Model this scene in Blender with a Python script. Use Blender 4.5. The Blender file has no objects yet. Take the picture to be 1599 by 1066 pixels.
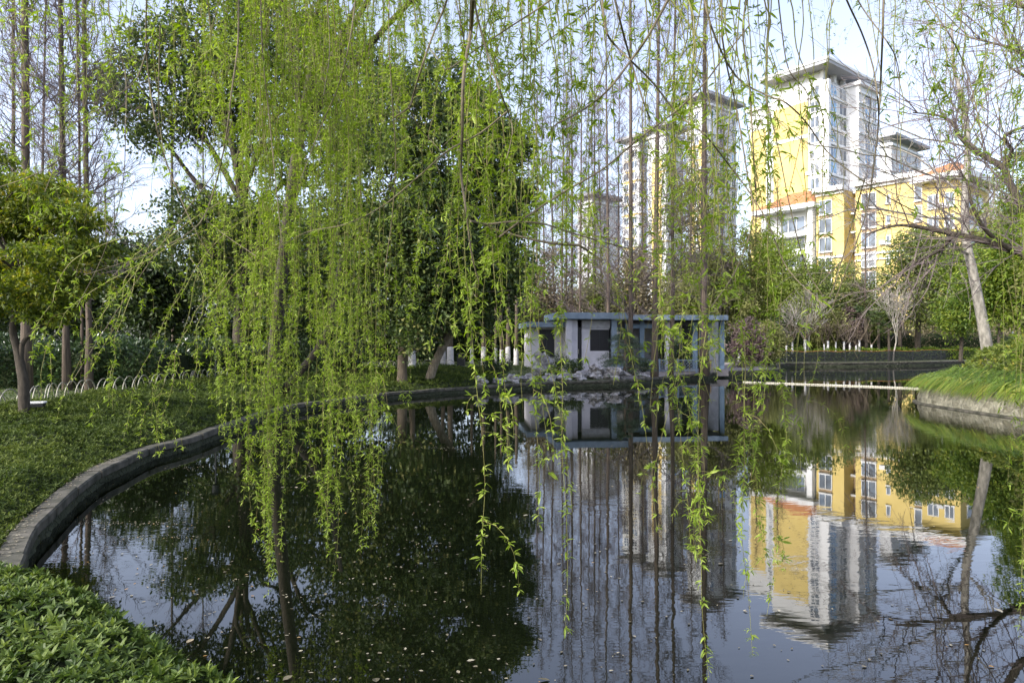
import bpy, math, random
import numpy as np
from mathutils import Vector, Matrix, geometry
rng = np.random.default_rng(11); random.seed(5)
F, CX, HY, CH = 1066.0, 799.5, 533.0, 2.0
SC = bpy.context.scene
# ---------------------------------------------------------------- camera, world, sun, exposure
cd = bpy.data.cameras.new('camera'); cam = bpy.data.objects.new('camera', cd); SC.collection.objects.link(cam)
cam.location = (0, 0, CH); cam.rotation_euler = (math.radians(90), 0, 0)
cd.sensor_width = 36.0; cd.lens = 24.0; cd.clip_start = 0.1; cd.clip_end = 4000
SC.camera = cam
SUN_EL, SUN_DIR = math.radians(36), (-0.80, -0.60)
wd = bpy.data.worlds.new("World"); SC.world = wd; wd.use_nodes = True
wn = wd.node_tree.nodes; sky = wn.new('ShaderNodeTexSky'); sky.sky_type = 'NISHITA'; sky.sun_disc = False
sky.sun_elevation = SUN_EL; sky.sun_rotation = math.atan2(SUN_DIR[0], SUN_DIR[1])
sky.air_density = 1.0; sky.dust_density = 3.0; sky.ozone_density = 3.5; sky.altitude = 50
bg = wn['Background']; bg.inputs['Strength'].default_value = 0.15
sky_adj = wn.new('ShaderNodeHueSaturation'); sky_adj.inputs['Saturation'].default_value = .64; sky_adj.inputs['Hue'].default_value = .512; sky_adj.inputs['Value'].default_value = 1.85   # pales and brightens the sky colour itself; no haze is modelled
wd.node_tree.links.new(sky.outputs[0], sky_adj.inputs['Color']); wd.node_tree.links.new(sky_adj.outputs[0], bg.inputs[0])
ld = bpy.data.lights.new('sun', 'SUN'); ld.energy = 2.9; ld.angle = math.radians(0.6); ld.color = (1.0, 0.95, 0.88)
sun = bpy.data.objects.new('sun', ld); SC.collection.objects.link(sun)
_s = Vector((SUN_DIR[0]*math.cos(SUN_EL), SUN_DIR[1]*math.cos(SUN_EL), math.sin(SUN_EL)))
sun.rotation_euler = _s.to_track_quat('Z', 'Y').to_euler(); sun.location = (-30, -20, 40)
SC.view_settings.view_transform = 'Standard'; SC.view_settings.look = 'None'
SC.view_settings.gamma = 1; SC.view_settings.exposure = 0.66
SC.cycles.max_bounces = 6; SC.cycles.diffuse_bounces = 2; SC.cycles.glossy_bounces = 3
SC.cycles.transmission_bounces = 3; SC.cycles.transparent_max_bounces = 4
SC.cycles.caustics_reflective = False; SC.cycles.caustics_refractive = False
SC.cycles.use_adaptive_sampling = True; SC.cycles.use_denoising = True

# ---------------------------------------------------------------- helpers
def at(px, py, D): return np.array(((px-CX)/F*D, D, CH-(py-HY)/F*D))
def gx(px, D): return (px-CX)/F*D
def nrm(a):
    a = np.asarray(a, float); return a/np.maximum(np.linalg.norm(a, axis=-1, keepdims=True), 1e-9)
class MB:
    def __init__(s): s.v=[]; s.f=[]; s.n=0; s.r=[]
    def add(s, V, Fs, mi=0, r=None):
        V = np.asarray(V, float).reshape(-1, 3); s.v.append(V)
        s.r.append(np.zeros(len(V)) if r is None else np.broadcast_to(r, (len(V),)))
        for Fc in (Fs if isinstance(Fs, list) else [Fs]):
            s.f.append((np.asarray(Fc, np.int64)+s.n, mi))
        s.n += len(V)
    def box(s, lo, hi, mi=0, r=None, R=None, o=(0,0,0)):
        x0,y0,z0 = lo; x1,y1,z1 = hi
        V = np.array([(x0,y0,z0),(x1,y0,z0),(x1,y1,z0),(x0,y1,z0),(x0,y0,z1),(x1,y0,z1),(x1,y1,z1),(x0,y1,z1)], float)
        if R is not None: V = V @ np.array(R).T
        s.add(V+np.array(o), np.array([(0,3,2,1),(4,5,6,7),(0,1,5,4),(1,2,6,5),(2,3,7,6),(3,0,4,7)]), mi, r)
    def tube(s, P, R, n=6, mi=0, cap=True, r=None):
        P = np.asarray(P, float); R = np.broadcast_to(np.asarray(R, float), (len(P),)); k = len(P)
        T = nrm(np.gradient(P, axis=0)); ref = np.array((0.,0,1)) if abs(T[0][2]) < .9 else np.array((1.,0,0))
        A = np.zeros_like(P); a = nrm(np.cross(T[0], ref))
        for i in range(k):
            a = nrm(a-T[i]*np.dot(a, T[i])); A[i] = a
        B = np.cross(T, A); th = np.arange(n)*2*math.pi/n
        V = P[:,None,:]+R[:,None,None]*(np.cos(th)[None,:,None]*A[:,None,:]+np.sin(th)[None,:,None]*B[:,None,:])
        i = np.arange(k-1)[:,None]*n; j = np.arange(n)[None,:]; j2 = (j+1)%n
        Q = np.stack([i+j, i+j2, i+n+j2, i+n+j], -1).reshape(-1, 4)
        V = V.reshape(-1, 3); fs = [Q]
        if cap and n >= 3:
            V = np.vstack([V, P[:1], P[-1:]]); jj = np.arange(n); z = np.full(n, n*k)
            fs += [np.stack([z, (jj+1)%n, jj], -1), np.stack([z+1, (k-1)*n+jj, (k-1)*n+(jj+1)%n], -1)]
        s.add(V, fs, mi, r)
    def segs(s, P0, P1, r0, r1, mi=0, n=3):
        P0 = np.asarray(P0, float); P1 = np.asarray(P1, float)
        if len(P0) == 0: return
        T = nrm(P1-P0); ref = np.where(np.abs(T[:,2:3]) < .8, np.array([[0,0,1.]]), np.array([[1.,0,0]]))
        A = nrm(np.cross(T, ref)); B = np.cross(T, A); N = len(P0)
        r0 = np.broadcast_to(r0, (N,)); r1 = np.broadcast_to(r1, (N,)); V = np.zeros((N, 2*n, 3))
        for q in range(n):
            d = math.cos(q*2*math.pi/n)*A+math.sin(q*2*math.pi/n)*B
            V[:,q] = P0+d*r0[:,None]; V[:,n+q] = P1+d*r1[:,None]
        b = (np.arange(N)*2*n)[:,None]
        Fc = np.concatenate([np.stack([b[:,0]+q, b[:,0]+(q+1)%n, b[:,0]+n+(q+1)%n, b[:,0]+n+q], -1) for q in range(n)])
        s.add(V.reshape(-1, 3), Fc, mi)
    def leaves(s, P, Dv, Sv, L, W, mi=0, r=None, kind=4, droop=0.15):
        P = np.asarray(P, float); N = len(P)
        if N == 0: return
        Dv = nrm(Dv); Sv = nrm(Sv-Dv*np.sum(Sv*Dv, 1, keepdims=True)); U = np.cross(Sv, Dv)
        U = U*np.where(U[:,2:3] < 0, -1, 1)
        L = np.broadcast_to(L, (N,))[:,None]; W = np.broadcast_to(W, (N,))[:,None]
        r = rng.random(N) if r is None else np.broadcast_to(r, (N,))
        if kind == 4:
            V = np.stack([P, P+Dv*L*.45+Sv*W*.5, P+Dv*L-U*L*droop, P+Dv*L*.45-Sv*W*.5], 1)
            b = (np.arange(N)*4)[:,None]; s.add(V.reshape(-1, 3), b+np.array([[0,1,2,3]]), mi, np.repeat(r, 4))
        else:
            V = np.stack([P, P+Dv*L*.3+Sv*W*.45+U*W*.12, P+Dv*L*.3, P+Dv*L*.3-Sv*W*.45+U*W*.12,
                P+Dv*L*.68+Sv*W*.38-U*(L*droop*.4-W*.10), P+Dv*L*.68-U*L*droop*.45, P+Dv*L*.68-Sv*W*.38-U*(L*droop*.4-W*.10), P+Dv*L-U*L*droop], 1)
            b = (np.arange(N)*8)[:,None]
            s.add(V.reshape(-1, 3), [b+np.array([[0,1,2]]), b+np.array([[0,2,3]]), b+np.array([[1,4,5,2]]), b+np.array([[2,5,6,3]]), b+np.array([[4,7,5]]), b+np.array([[5,7,6]])], mi, np.repeat(r, 8))
    def build(s, name, mats, parent=None, org=(0,0,0), smooth=False):
        me = bpy.data.meshes.new(name); V = np.vstack(s.v)-np.array(org, float)
        me.vertices.add(len(V)); me.vertices.foreach_set('co', V.astype(np.float32).ravel())
        idx = np.concatenate([f.ravel() for f, m in s.f]); tot = np.concatenate([np.full(len(f), f.shape[1]) for f, m in s.f])
        mi = np.concatenate([np.full(len(f), m) for f, m in s.f]); st = np.concatenate([[0], np.cumsum(tot)[:-1]])
        me.loops.add(len(idx)); me.loops.foreach_set('vertex_index', idx.astype(np.int32))
        me.polygons.add(len(tot)); me.polygons.foreach_set('loop_start', st.astype(np.int32))
        me.polygons.foreach_set('material_index', mi.astype(np.int32))
        me.polygons.foreach_set('use_smooth', np.full(len(tot), bool(smooth)))
        a = me.attributes.new('rnd', 'FLOAT', 'POINT'); a.data.foreach_set('value', np.concatenate(s.r).astype(np.float32))
        for m in (mats if isinstance(mats, (list, tuple)) else [mats]): me.materials.append(m)
        me.update(calc_edges=True)
        o = bpy.data.objects.new(name, me); SC.collection.objects.link(o)
        if parent is not None: o.parent = parent
        return o
def tag(o, label=None, cat=None, group=None, kind=None):
    if label: o['label'] = label
    if cat: o['category'] = cat
    if group: o['group'] = group
    if kind: o['kind'] = kind
    return o
def thing(name, label, cat, loc=(0,0,0), rz=0, group=None):
    o = bpy.data.objects.new(name, None); SC.collection.objects.link(o); o.empty_display_size = .3
    o.location = tuple(float(c) for c in loc); o.rotation_euler = (0, 0, rz); return tag(o, label, cat, group)
def dup(root, loc, rz=0, sc=1.0, label=None):
    r = root.copy(); SC.collection.objects.link(r); r.location = tuple(float(c) for c in loc); r.rotation_euler = (0,0,rz)
    r.scale = (sc, sc, sc) if not isinstance(sc, tuple) else sc
    if label: r['label'] = label
    for ch in list(root.children):
        c = ch.copy(); SC.collection.objects.link(c); c.parent = r
        for g in ch.children:
            d = g.copy(); SC.collection.objects.link(d); d.parent = c
    return r
def spline(P, n=8):
    P = np.asarray(P, float); P = np.vstack([2*P[0]-P[1], P, 2*P[-1]-P[-2]]); out = []
    for i in range(1, len(P)-2):
        for t in np.arange(n)/n:
            out.append(.5*((2*P[i])+(-P[i-1]+P[i+1])*t+(2*P[i-1]-5*P[i]+4*P[i+1]-P[i+2])*t*t+(-P[i-1]+3*P[i]-3*P[i+1]+P[i+2])*t**3))
    out.append(P[-2]); return np.array(out)

# ---------------------------------------------------------------- materials
def mat(name):
    m = bpy.data.materials.new(name); m.use_nodes = True; return m, m.node_tree.nodes, m.node_tree.links, m.node_tree.nodes['Principled BSDF']
def ramp(n, l, src, stops):
    r = n.new('ShaderNodeValToRGB'); l.new(src, r.inputs[0]); e = r.color_ramp.elements
    while len(e) < len(stops): e.new(.5)
    for k, (p, c) in zip(e, stops): k.position = p; k.color = (*c, 1)
    return r
def noise(n, l, scale, detail=4, co='Object', stretch=None, rough=.55):
    t = n.new('ShaderNodeTexCoord'); s = n.new('ShaderNodeTexNoise'); s.inputs['Scale'].default_value = scale
    s.inputs['Detail'].default_value = detail; s.inputs['Roughness'].default_value = rough; src = t.outputs[co]
    if stretch:
        mp = n.new('ShaderNodeMapping'); mp.inputs['Scale'].default_value = stretch; l.new(src, mp.inputs[0]); src = mp.outputs[0]
    l.new(src, s.inputs['Vector']); return s
def bump(n, l, src, b, dist=.02, st=.6):
    k = n.new('ShaderNodeBump'); k.inputs['Distance'].default_value = dist; k.inputs['Strength'].default_value = st
    l.new(src, k.inputs['Height']); l.new(k.outputs[0], b.inputs['Normal']); return k
def leaf_mat(name, stops, trans=.35, rough=.45, spec=.35, tcol=None, clump=1.2):
    m, n, l, b = mat(name); a = n.new('ShaderNodeAttribute'); a.attribute_name = 'rnd'
    nz = noise(n, l, clump, 2); mx = n.new('ShaderNodeMath'); mx.operation = 'MULTIPLY_ADD'
    l.new(nz.outputs[0], mx.inputs[0]); mx.inputs[1].default_value = .9; mx.inputs[2].default_value = -.45
    ad = n.new('ShaderNodeMath'); ad.operation = 'ADD'; ad.use_clamp = True; l.new(a.outputs['Fac'], ad.inputs[0]); l.new(mx.outputs[0], ad.inputs[1])
    r = ramp(n, l, ad.outputs[0], stops); l.new(r.outputs[0], b.inputs['Base Color'])
    b.inputs['Roughness'].default_value = rough; b.inputs['Specular IOR Level'].default_value = spec
    t = n.new('ShaderNodeBsdfTranslucent'); hs = n.new('ShaderNodeHueSaturation'); hs.inputs['Value'].default_value = 1.5; hs.inputs['Saturation'].default_value = 1.1
    l.new(r.outputs[0], hs.inputs['Color']); l.new(hs.outputs[0], t.inputs[0])
    x = n.new('ShaderNodeMixShader'); x.inputs[0].default_value = trans
    l.new(b.outputs[0], x.inputs[1]); l.new(t.outputs[0], x.inputs[2]); l.new(x.outputs[0], n['Material Output'].inputs[0]); return m
def plain(name, c, rough=.7, c2=None, scale=6, bd=0, stretch=None, metal=0, spec=.4):
    m, n, l, b = mat(name); b.inputs['Roughness'].default_value = rough; b.inputs['Metallic'].default_value = metal; b.inputs['Specular IOR Level'].default_value = spec
    nz = noise(n, l, scale, 5, stretch=stretch); c2 = c2 or tuple(x*.75 for x in c)
    r = ramp(n, l, nz.outputs[0], [(.35, c2), (.65, c)]); l.new(r.outputs[0], b.inputs['Base Color'])
    if bd: bump(n, l, nz.outputs[0], b, bd)
    return m
def stone_mat(name, c1, c2, mortar, scale=3.0, mw=.06, bd=.03, squash=(1,1,1.5), algae=.9):
    m, n, l, b = mat(name); t = n.new('ShaderNodeTexCoord'); mp = n.new('ShaderNodeMapping'); mp.inputs['Scale'].default_value = squash
    wz = noise(n, l, 2.5, 2); vm = n.new('ShaderNodeVectorMath'); vm.operation = 'MULTIPLY_ADD'; l.new(wz.outputs['Color'], vm.inputs[0]); vm.inputs[1].default_value = (.22,.22,.22); l.new(t.outputs['Object'], vm.inputs[2])
    l.new(vm.outputs[0], mp.inputs[0])
    v1 = n.new('ShaderNodeTexVoronoi'); v1.feature = 'DISTANCE_TO_EDGE'; v1.inputs['Scale'].default_value = scale; l.new(mp.outputs[0], v1.inputs['Vector'])
    v2 = n.new('ShaderNodeTexVoronoi'); v2.inputs['Scale'].default_value = scale; l.new(mp.outputs[0], v2.inputs['Vector'])
    sp = n.new('ShaderNodeSeparateColor'); l.new(v2.outputs['Color'], sp.inputs[0]); r = ramp(n, l, sp.outputs[0], [(0, c1), (1, c2)])
    nz = noise(n, l, 14, 6); mm = n.new('ShaderNodeMix'); mm.data_type = 'RGBA'; mm.blend_type = 'MULTIPLY'; mm.inputs[0].default_value = .8
    r3 = ramp(n, l, nz.outputs[0], [(.3, (.45,.45,.42)), (.7, (1.15,1.15,1.1))]); l.new(r.outputs[0], mm.inputs['A']); l.new(r3.outputs[0], mm.inputs['B'])
    e = ramp(n, l, v1.outputs['Distance'], [(mw*.5, (0,0,0)), (mw, (1,1,1))]); m2 = n.new('ShaderNodeMix'); m2.data_type = 'RGBA'
    l.new(e.outputs[0], m2.inputs[0]); m2.inputs['A'].default_value = (*mortar, 1); l.new(mm.outputs['Result'], m2.inputs['B'])
    sx = n.new('ShaderNodeSeparateXYZ'); l.new(t.outputs['Object'], sx.inputs[0]); zz = n.new('ShaderNodeMath'); zz.operation = 'MULTIPLY_ADD'; l.new(wz.outputs[0], zz.inputs[0]); zz.inputs[1].default_value = -.22; l.new(sx.outputs[2], zz.inputs[2])
    rz_ = ramp(n, l, zz.outputs[0], [(0, (algae,)*3), (.10, (0,0,0))]); m3 = n.new('ShaderNodeMix'); m3.data_type = 'RGBA'; l.new(rz_.outputs[0], m3.inputs[0]); l.new(m2.outputs['Result'], m3.inputs['A']); m3.inputs['B'].default_value = (.028,.036,.014,1)   # algae above the waterline
    l.new(m3.outputs['Result'], b.inputs['Base Color'])
    b.inputs['Roughness'].default_value = .85; ad = n.new('ShaderNodeMath'); ad.operation = 'MULTIPLY_ADD'; l.new(nz.outputs[0], ad.inputs[0]); ad.inputs[1].default_value = .4; l.new(e.outputs[0], ad.inputs[2])
    bump(n, l, ad.outputs[0], b, bd, .8); return m
M = {}
M['camphor'] = leaf_mat('camphor_leaves', [(0,(.022,.042,.012)),(.5,(.062,.098,.026)),(.85,(.14,.175,.045)),(1,(.27,.26,.08))], .28)
M['camphor2'] = leaf_mat('mound_shrub_leaves', [(0,(.035,.06,.012)),(.5,(.12,.165,.025)),(.85,(.24,.27,.05)),(1,(.36,.30,.06))], .35)
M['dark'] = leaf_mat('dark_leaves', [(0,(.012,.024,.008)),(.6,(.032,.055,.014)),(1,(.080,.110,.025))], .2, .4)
M['photinia'] = leaf_mat('yellow_green_leaves', [(0,(.04,.06,.01)),(.5,(.11,.155,.018)),(.85,(.28,.31,.035)),(1,(.42,.36,.05))], .35)
M['azalea'] = leaf_mat('azalea_leaves', [(0,(.024,.045,.010)),(.5,(.070,.112,.022)),(1,(.17,.22,.04))], .3, .5, .3, clump=2.5)
M['cover'] = leaf_mat('ground_cover_leaves', [(0,(.020,.034,.007)),(.5,(.062,.092,.018)),(1,(.14,.17,.035))], .3, .6, .2, clump=1.5)
M['hedge'] = leaf_mat('broad_leaves', [(0,(.018,.036,.016)),(.6,(.050,.085,.032)),(1,(.13,.18,.07))], .2, .28, .6)
M['willow'] = leaf_mat('willow_leaves', [(0,(.12,.18,.014)),(.5,(.225,.315,.035)),(1,(.44,.52,.11))], .45, .45, clump=1.0)
M['willowfar'] = leaf_mat('far_willow_leaves', [(0,(.13,.17,.03)),(.5,(.24,.31,.05)),(1,(.36,.42,.10))], .45)
M['olive'] = leaf_mat('olive_leaves', [(0,(.075,.085,.025)),(.5,(.17,.18,.055)),(1,(.29,.29,.10))], .3)
M['bright'] = leaf_mat('bright_leaves', [(0,(.045,.085,.010)),(.5,(.12,.185,.022)),(1,(.26,.30,.04))], .35)
M['bright2'] = leaf_mat('mid_green_leaves', [(0,(.05,.07,.018)),(.5,(.125,.165,.035)),(1,(.24,.27,.07))], .3)
M['brown'] = leaf_mat('dry_brown_leaves', [(0,(.10,.08,.05)),(.5,(.20,.165,.10)),(1,(.29,.26,.14))], .2)
M['purple'] = leaf_mat('purple_leaves', [(0,(.06,.045,.04)),(.5,(.13,.09,.085)),(1,(.22,.15,.14))], .2)
M['blue'] = leaf_mat('blue_green_needles', [(0,(.035,.065,.035)),(.6,(.085,.125,.08)),(1,(.16,.21,.14))], .15)
M['palm'] = leaf_mat('palm_leaves', [(0,(.025,.045,.015)),(1,(.10,.14,.04))], .2)
M['lily'] = leaf_mat('strap_leaves', [(0,(.05,.10,.012)),(.5,(.14,.23,.028)),(.85,(.25,.34,.06)),(1,(.42,.40,.08))], .4, .4, clump=2)
M['blossom'] = leaf_mat('white_blossom', [(0,(.5,.45,.46)),(1,(.85,.8,.8))], .3)
M['grass'] = leaf_mat('lawn_blades', [(0,(.025,.045,.008)),(1,(.10,.15,.03))], .3)
M['litter'] = leaf_mat('fallen_leaves', [(0,(.10,.09,.06)),(.5,(.22,.19,.13)),(.9,(.36,.33,.25)),(1,(.38,.22,.07))], .1, .6, clump=.5)
M['redwood'] = plain('redwood_bark', (.145,.11,.082), .9, (.06,.045,.034), 5, .02, (3,3,.35))
M['twig'] = plain('redwood_twigs', (.17,.135,.125), .9, (.11,.085,.085), 3)
M['bark'] = plain('dark_bark', (.085,.068,.05), .9, (.035,.028,.02), 9, .02, (2,2,.6))
M['bark2'] = plain('brown_bark', (.16,.125,.085), .9, (.09,.07,.05), 10, .03, (2,2,.5))
M['palebark2'] = plain('grey_brown_bark', (.30,.25,.18), .9, (.14,.115,.08), 8, .02, (2,2,.5))
M['palebark'] = plain('pale_bark', (.36,.33,.28), .85, (.17,.155,.13), 7, .02, (1.5,1.5,.7))
M['willowbark'] = plain('willow_bark', (.20,.165,.10), .8, (.10,.08,.05), 12, .004)
M['strand'] = plain('willow_twig', (.20,.21,.05), .7, (.15,.12,.045), 6)
M['lime'] = plain('whitewash', (.72,.70,.70), .9, (.5,.48,.46), 8)
M['conc'] = plain('cap_concrete', (.115,.105,.085), .95, (.035,.036,.024), 4.5, .02)
M['paving'] = plain('grey_paving', (.28,.25,.24), .9, (.19,.17,.16), 3, .005)
M['rubble'] = stone_mat('dark_rubble', (.05,.045,.036), (.17,.155,.13), (.025,.022,.018), 6.0, .10, .05)
M['stone'] = stone_mat('pale_rubble', (.22,.20,.15), (.42,.39,.31), (.36,.34,.27), 3.6, .05, .02, algae=.25)
M['rock'] = plain('pale_rock', (.48,.46,.47), .9, (.16,.15,.15), 5, .05)
M['soil'] = plain('soil', (.055,.045,.028), 1, (.03,.03,.015), 4, .02)
M['under'] = plain('dark_green_backing', (.028,.042,.010), 1, (.012,.02,.005), 7, .03)  # dark backing under leaves; its tone stands in for shade in gaps
M['plaster'] = plain('lilac_plaster', (.60,.58,.62), .85, (.48,.465,.50), 2)
M['fascia'] = plain('blue_grey_paint', (.22,.28,.35), .6, (.15,.20,.26), 3)
M['col'] = plain('blue_column_paint', (.17,.24,.31), .6, (.12,.17,.23), 4)
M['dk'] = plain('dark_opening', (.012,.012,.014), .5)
M['white'] = plain('white_paint', (.78,.78,.78), .6, (.70,.70,.70), 1)
M['bwhite'] = plain('white_render', (.70,.70,.70), .8, (.60,.60,.61), .25)
M['byellow'] = plain('yellow_render', (.70,.54,.20), .8, (.62,.47,.16), .25)
M['brown2'] = plain('brown_render_and_shade', (.42,.30,.18), .8)
M['terra'] = plain('terracotta_tile', (.50,.22,.09), .8, (.36,.15,.06), 2)
M['groof'] = plain('grey_roof_render', (.42,.42,.44), .8)
M['steel'] = plain('hoop_metal', (.30,.29,.24), .45, (.3,.28,.22), 8, metal=.3)
M['black'] = plain('black_metal', (.02,.022,.025), .5)
M['net'] = plain('black_mesh', (.018,.018,.02), .9)
M['rope'] = plain('pale_float', (.62,.58,.46), .7, (.45,.42,.33), 12)
M['orange'] = plain('orange_cord', (.45,.18,.06), .8)
def glassm(name, c):
    m, n, l, b = mat(name); b.inputs['Base Color'].default_value = (*c, 1); b.inputs['Roughness'].default_value = .12; b.inputs['Specular IOR Level'].default_value = .8
    nz = noise(n, l, .35, 2); r = ramp(n, l, nz.outputs[0], [(.35, tuple(x*.5 for x in c)), (.65, tuple(min(1, x*1.9) for x in c))]); l.new(r.outputs[0], b.inputs['Base Color']); return m
M['glass'] = glassm('window_glass', (.08,.10,.13)); M['glassc'] = glassm('pale_curtained_glass', (.22,.23,.25)); M['glassd'] = glassm('dark_window_glass', (.05,.06,.07)); M['glassb'] = glassm('blue_window_glass', (.10,.22,.36))
# water: dark, mirror-like, with ripples
m, n, l, b = mat('pond_water'); M['water'] = m
b.inputs['Base Color'].default_value = (.0035,.005,.002,1); b.inputs['Roughness'].default_value = .015; b.inputs['IOR'].default_value = 1.75
n1 = noise(n, l, 1.0, 3, stretch=(2.2, 5.5, 1)); n2 = noise(n, l, 1.0, 2, stretch=(.35, .8, 1)); nm = noise(n, l, .16, 2)
rm = ramp(n, l, nm.outputs[0], [(.46, (.06,.06,.06)), (.66, (1.2,1.2,1.2))])
ma = n.new('ShaderNodeMath'); ma.operation = 'MULTIPLY'; l.new(n1.outputs[0], ma.inputs[0]); l.new(rm.outputs[0], ma.inputs[1])
mb2 = n.new('ShaderNodeMath'); mb2.operation = 'MULTIPLY_ADD'; l.new(n2.outputs[0], mb2.inputs[0]); mb2.inputs[1].default_value = .55; l.new(ma.outputs[0], mb2.inputs[2])
bump(n, l, mb2.outputs[0], b, .0019, 1.0)
# ---------------------------------------------------------------- the pond outline (x, y, height of the bank edge)
def capdist(px, py, z=.23): return gx(px, (CH-z)*F/(py-HY)), (CH-z)*F/(py-HY)
ctrl = []
for q in [(31,867),(51,825),(79,797),(121,758),(158,732),(197,715),(242,696),(300,682),(350,664),(400,647),(430,638),(483,628),(560,619),(600,613),(650,609),(724,604)]:
    ctrl.append((*capdist(*q), .23))
nL = len(ctrl)-1
ctrl += [(-.9,27.2,.25),(.5,28.4,.27),(2.4,29.8,.27),(5.0,30.9,.27),(7.3,33.3,.27),(9.8,36.2,.29),(12.4,38.4,.36),(14.2,39.2,.36)]
nP = len(ctrl)-1
ctrl += [(16.2,41.5,.36),(18.0,46,.36),(20.0,51,.36),(22.5,53.2,.36),(27,54,.36),(33,56,.36),(42,60,.36)]
nF = len(ctrl)-1
ctrl += [(48,58,.4),(50,50,.45),(44,38,.5),(32,28,.6),(22,25,.62),(16.5,24,.62),(14.2,23.3,.62),(13.35,22.2,.63),(13.15,20.5,.63),(13.2,17.6,.62),(13.3,13,.62),(13.2,9,.6)]
nR = len(ctrl)-1
ctrl += [(12,5,.5),(9,2.2,.35),(5,1.5,.3),(1.5,1.5,.27),(-.6,1.9,.25),(-1.6,2.6,.23),(-2.5,3.5,.23),(-3.5,4.7,.23)]
ctrl = np.array(ctrl); NS = 8
cl = spline(np.vstack([ctrl, ctrl[:1]]), NS)[:-1]
XY = cl[:, :2]
def offs(P, d):
    T = np.roll(P, -1, 0)-np.roll(P, 1, 0); T = T/np.maximum(np.hypot(T[:,0], T[:,1])[:,None], 1e-6)
    return P+np.stack([-T[:,1], T[:,0]], 1)*d       # outline runs clockwise: left normal points to land
area = .5*np.sum(XY[:,0]*np.roll(XY[:,1], -1)-np.roll(XY[:,0], -1)*XY[:,1])
SG = 1 if area < 0 else -1
def inpoly(P, Q):
    x, y = P[:,0], P[:,1]; c = np.zeros(len(P), bool); j = len(Q)-1
    for i in range(len(Q)):
        xi, yi, xj, yj = *Q[i], *Q[j]
        m_ = ((yi > y) != (yj > y)) & (x < (xj-xi)*(y-yi)/(yj-yi+1e-12)+xi); c ^= m_; j = i
    return c
def sdist(P):   # distance to the shore outline
    A = XY; B = np.roll(XY, -1, 0); d = np.full(len(P), 1e9); k = np.zeros(len(P), int)
    for i in range(len(A)):
        ab = B[i]-A[i]; t = np.clip(((P-A[i]) @ ab)/(ab @ ab+1e-12), 0, 1); q = A[i]+t[:,None]*ab
        dd = np.hypot(*(P-q).T); m_ = dd < d; d[m_] = dd[m_]; k[m_] = i
    return d, k
def gz(P):
    P = np.asarray(P, float).reshape(-1, 2); d, k = sdist(P); e = cl[k, 2]
    z = e-.04+np.clip((d-.5)/4, 0, 1)*(.34-.0*e)
    pen = (P[:,0] > 12.5) & (P[:,1] < 40) & (d < 60); rise = np.clip((d-.5)/2.7, 0, 1); rise = rise*rise*(3-2*rise)
    z = np.where(pen, e-.04+rise*1.25*np.clip((42-P[:,1])/14, 0, 1), z)
    plat = (P[:,0] > 2) & (P[:,0] < 22) & (P[:,1] > 29) & (P[:,1] < 50); z = np.where(plat, np.minimum(z, .36+np.clip((P[:,1]-40)/8, 0, 1)*.2), z)
    z = np.where(P[:,1] > 50, .35+np.clip((P[:,1]-56)/30, 0, 1)*.4, z)
    return z+np.where((P[:,1] > 60) | (d > 8), .04*np.sin(P[:,0]*.31)*np.cos(P[:,1]*.23), 0)
def ground(x, y): return float(gz([(x, y)])[0])
# ground sheet with the pond cut out
cut = offs(XY, SG*.22)
gp = [(x, y) for x in np.arange(-40, 70, 1.6) for y in np.arange(-12, 90, 1.6)]
gp += [(x, y) for x in np.arange(-900, 901, 90) for y in np.arange(-400, 1401, 90) if not (-60 < x < 90 and -40 < y < 110)]
gp = np.array(gp)+rng.normal(0, .05, (len(gp), 2)); dd, _ = sdist(gp); gp = gp[(dd > .7)]
gp = gp[~inpoly(gp, cut)]
V2 = [Vector(p) for p in cut]+[Vector(p) for p in gp]; E2 = [(i, (i+1) % len(cut)) for i in range(len(cut))]
res = geometry.delaunay_2d_cdt(V2, E2, [], 0, 1e-5)
gv = np.array([tuple(v) for v in res[0]]); gf = np.array([f for f in res[2] if len(f) == 3])
cen = gv[gf].mean(1); gf = gf[~inpoly(cen, cut)]
a2 = gv[gf]; cr = (a2[:,1,0]-a2[:,0,0])*(a2[:,2,1]-a2[:,0,1])-(a2[:,1,1]-a2[:,0,1])*(a2[:,2,0]-a2[:,0,0])
gf = np.where(cr[:,None] < 0, gf[:, ::-1], gf)
g = MB(); g.add(np.column_stack([gv, gz(gv)]), gf); m, n, l, b = mat('ground_soil_and_grass')
z1 = noise(n, l, 1.3, 6, rough=.7); r1 = ramp(n, l, z1.outputs[0], [(.35, (.035,.050,.012)), (.52, (.07,.085,.022)), (.7, (.11,.095,.05))]); l.new(r1.outputs[0], b.inputs['Base Color']); b.inputs['Roughness'].default_value = .95; bump(n, l, z1.outputs[0], b, .05)
tag(g.build('ground', m, smooth=True), kind='structure')
# water
w = MB(); w.add([(-12,0.4,0),(54,0.4,0),(54,64,0),(-12,64,0)], np.array([[0,1,2,3]])); tag(w.build('pond_water', M['water']), kind='structure')
w = MB(); w.add([(-12,0.4,-1.2),(54,0.4,-1.2),(54,64,-1.2),(-12,64,-1.2)], np.array([[0,1,2,3]])); tag(w.build('pond_bed', M['soil']), kind='structure')
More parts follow.
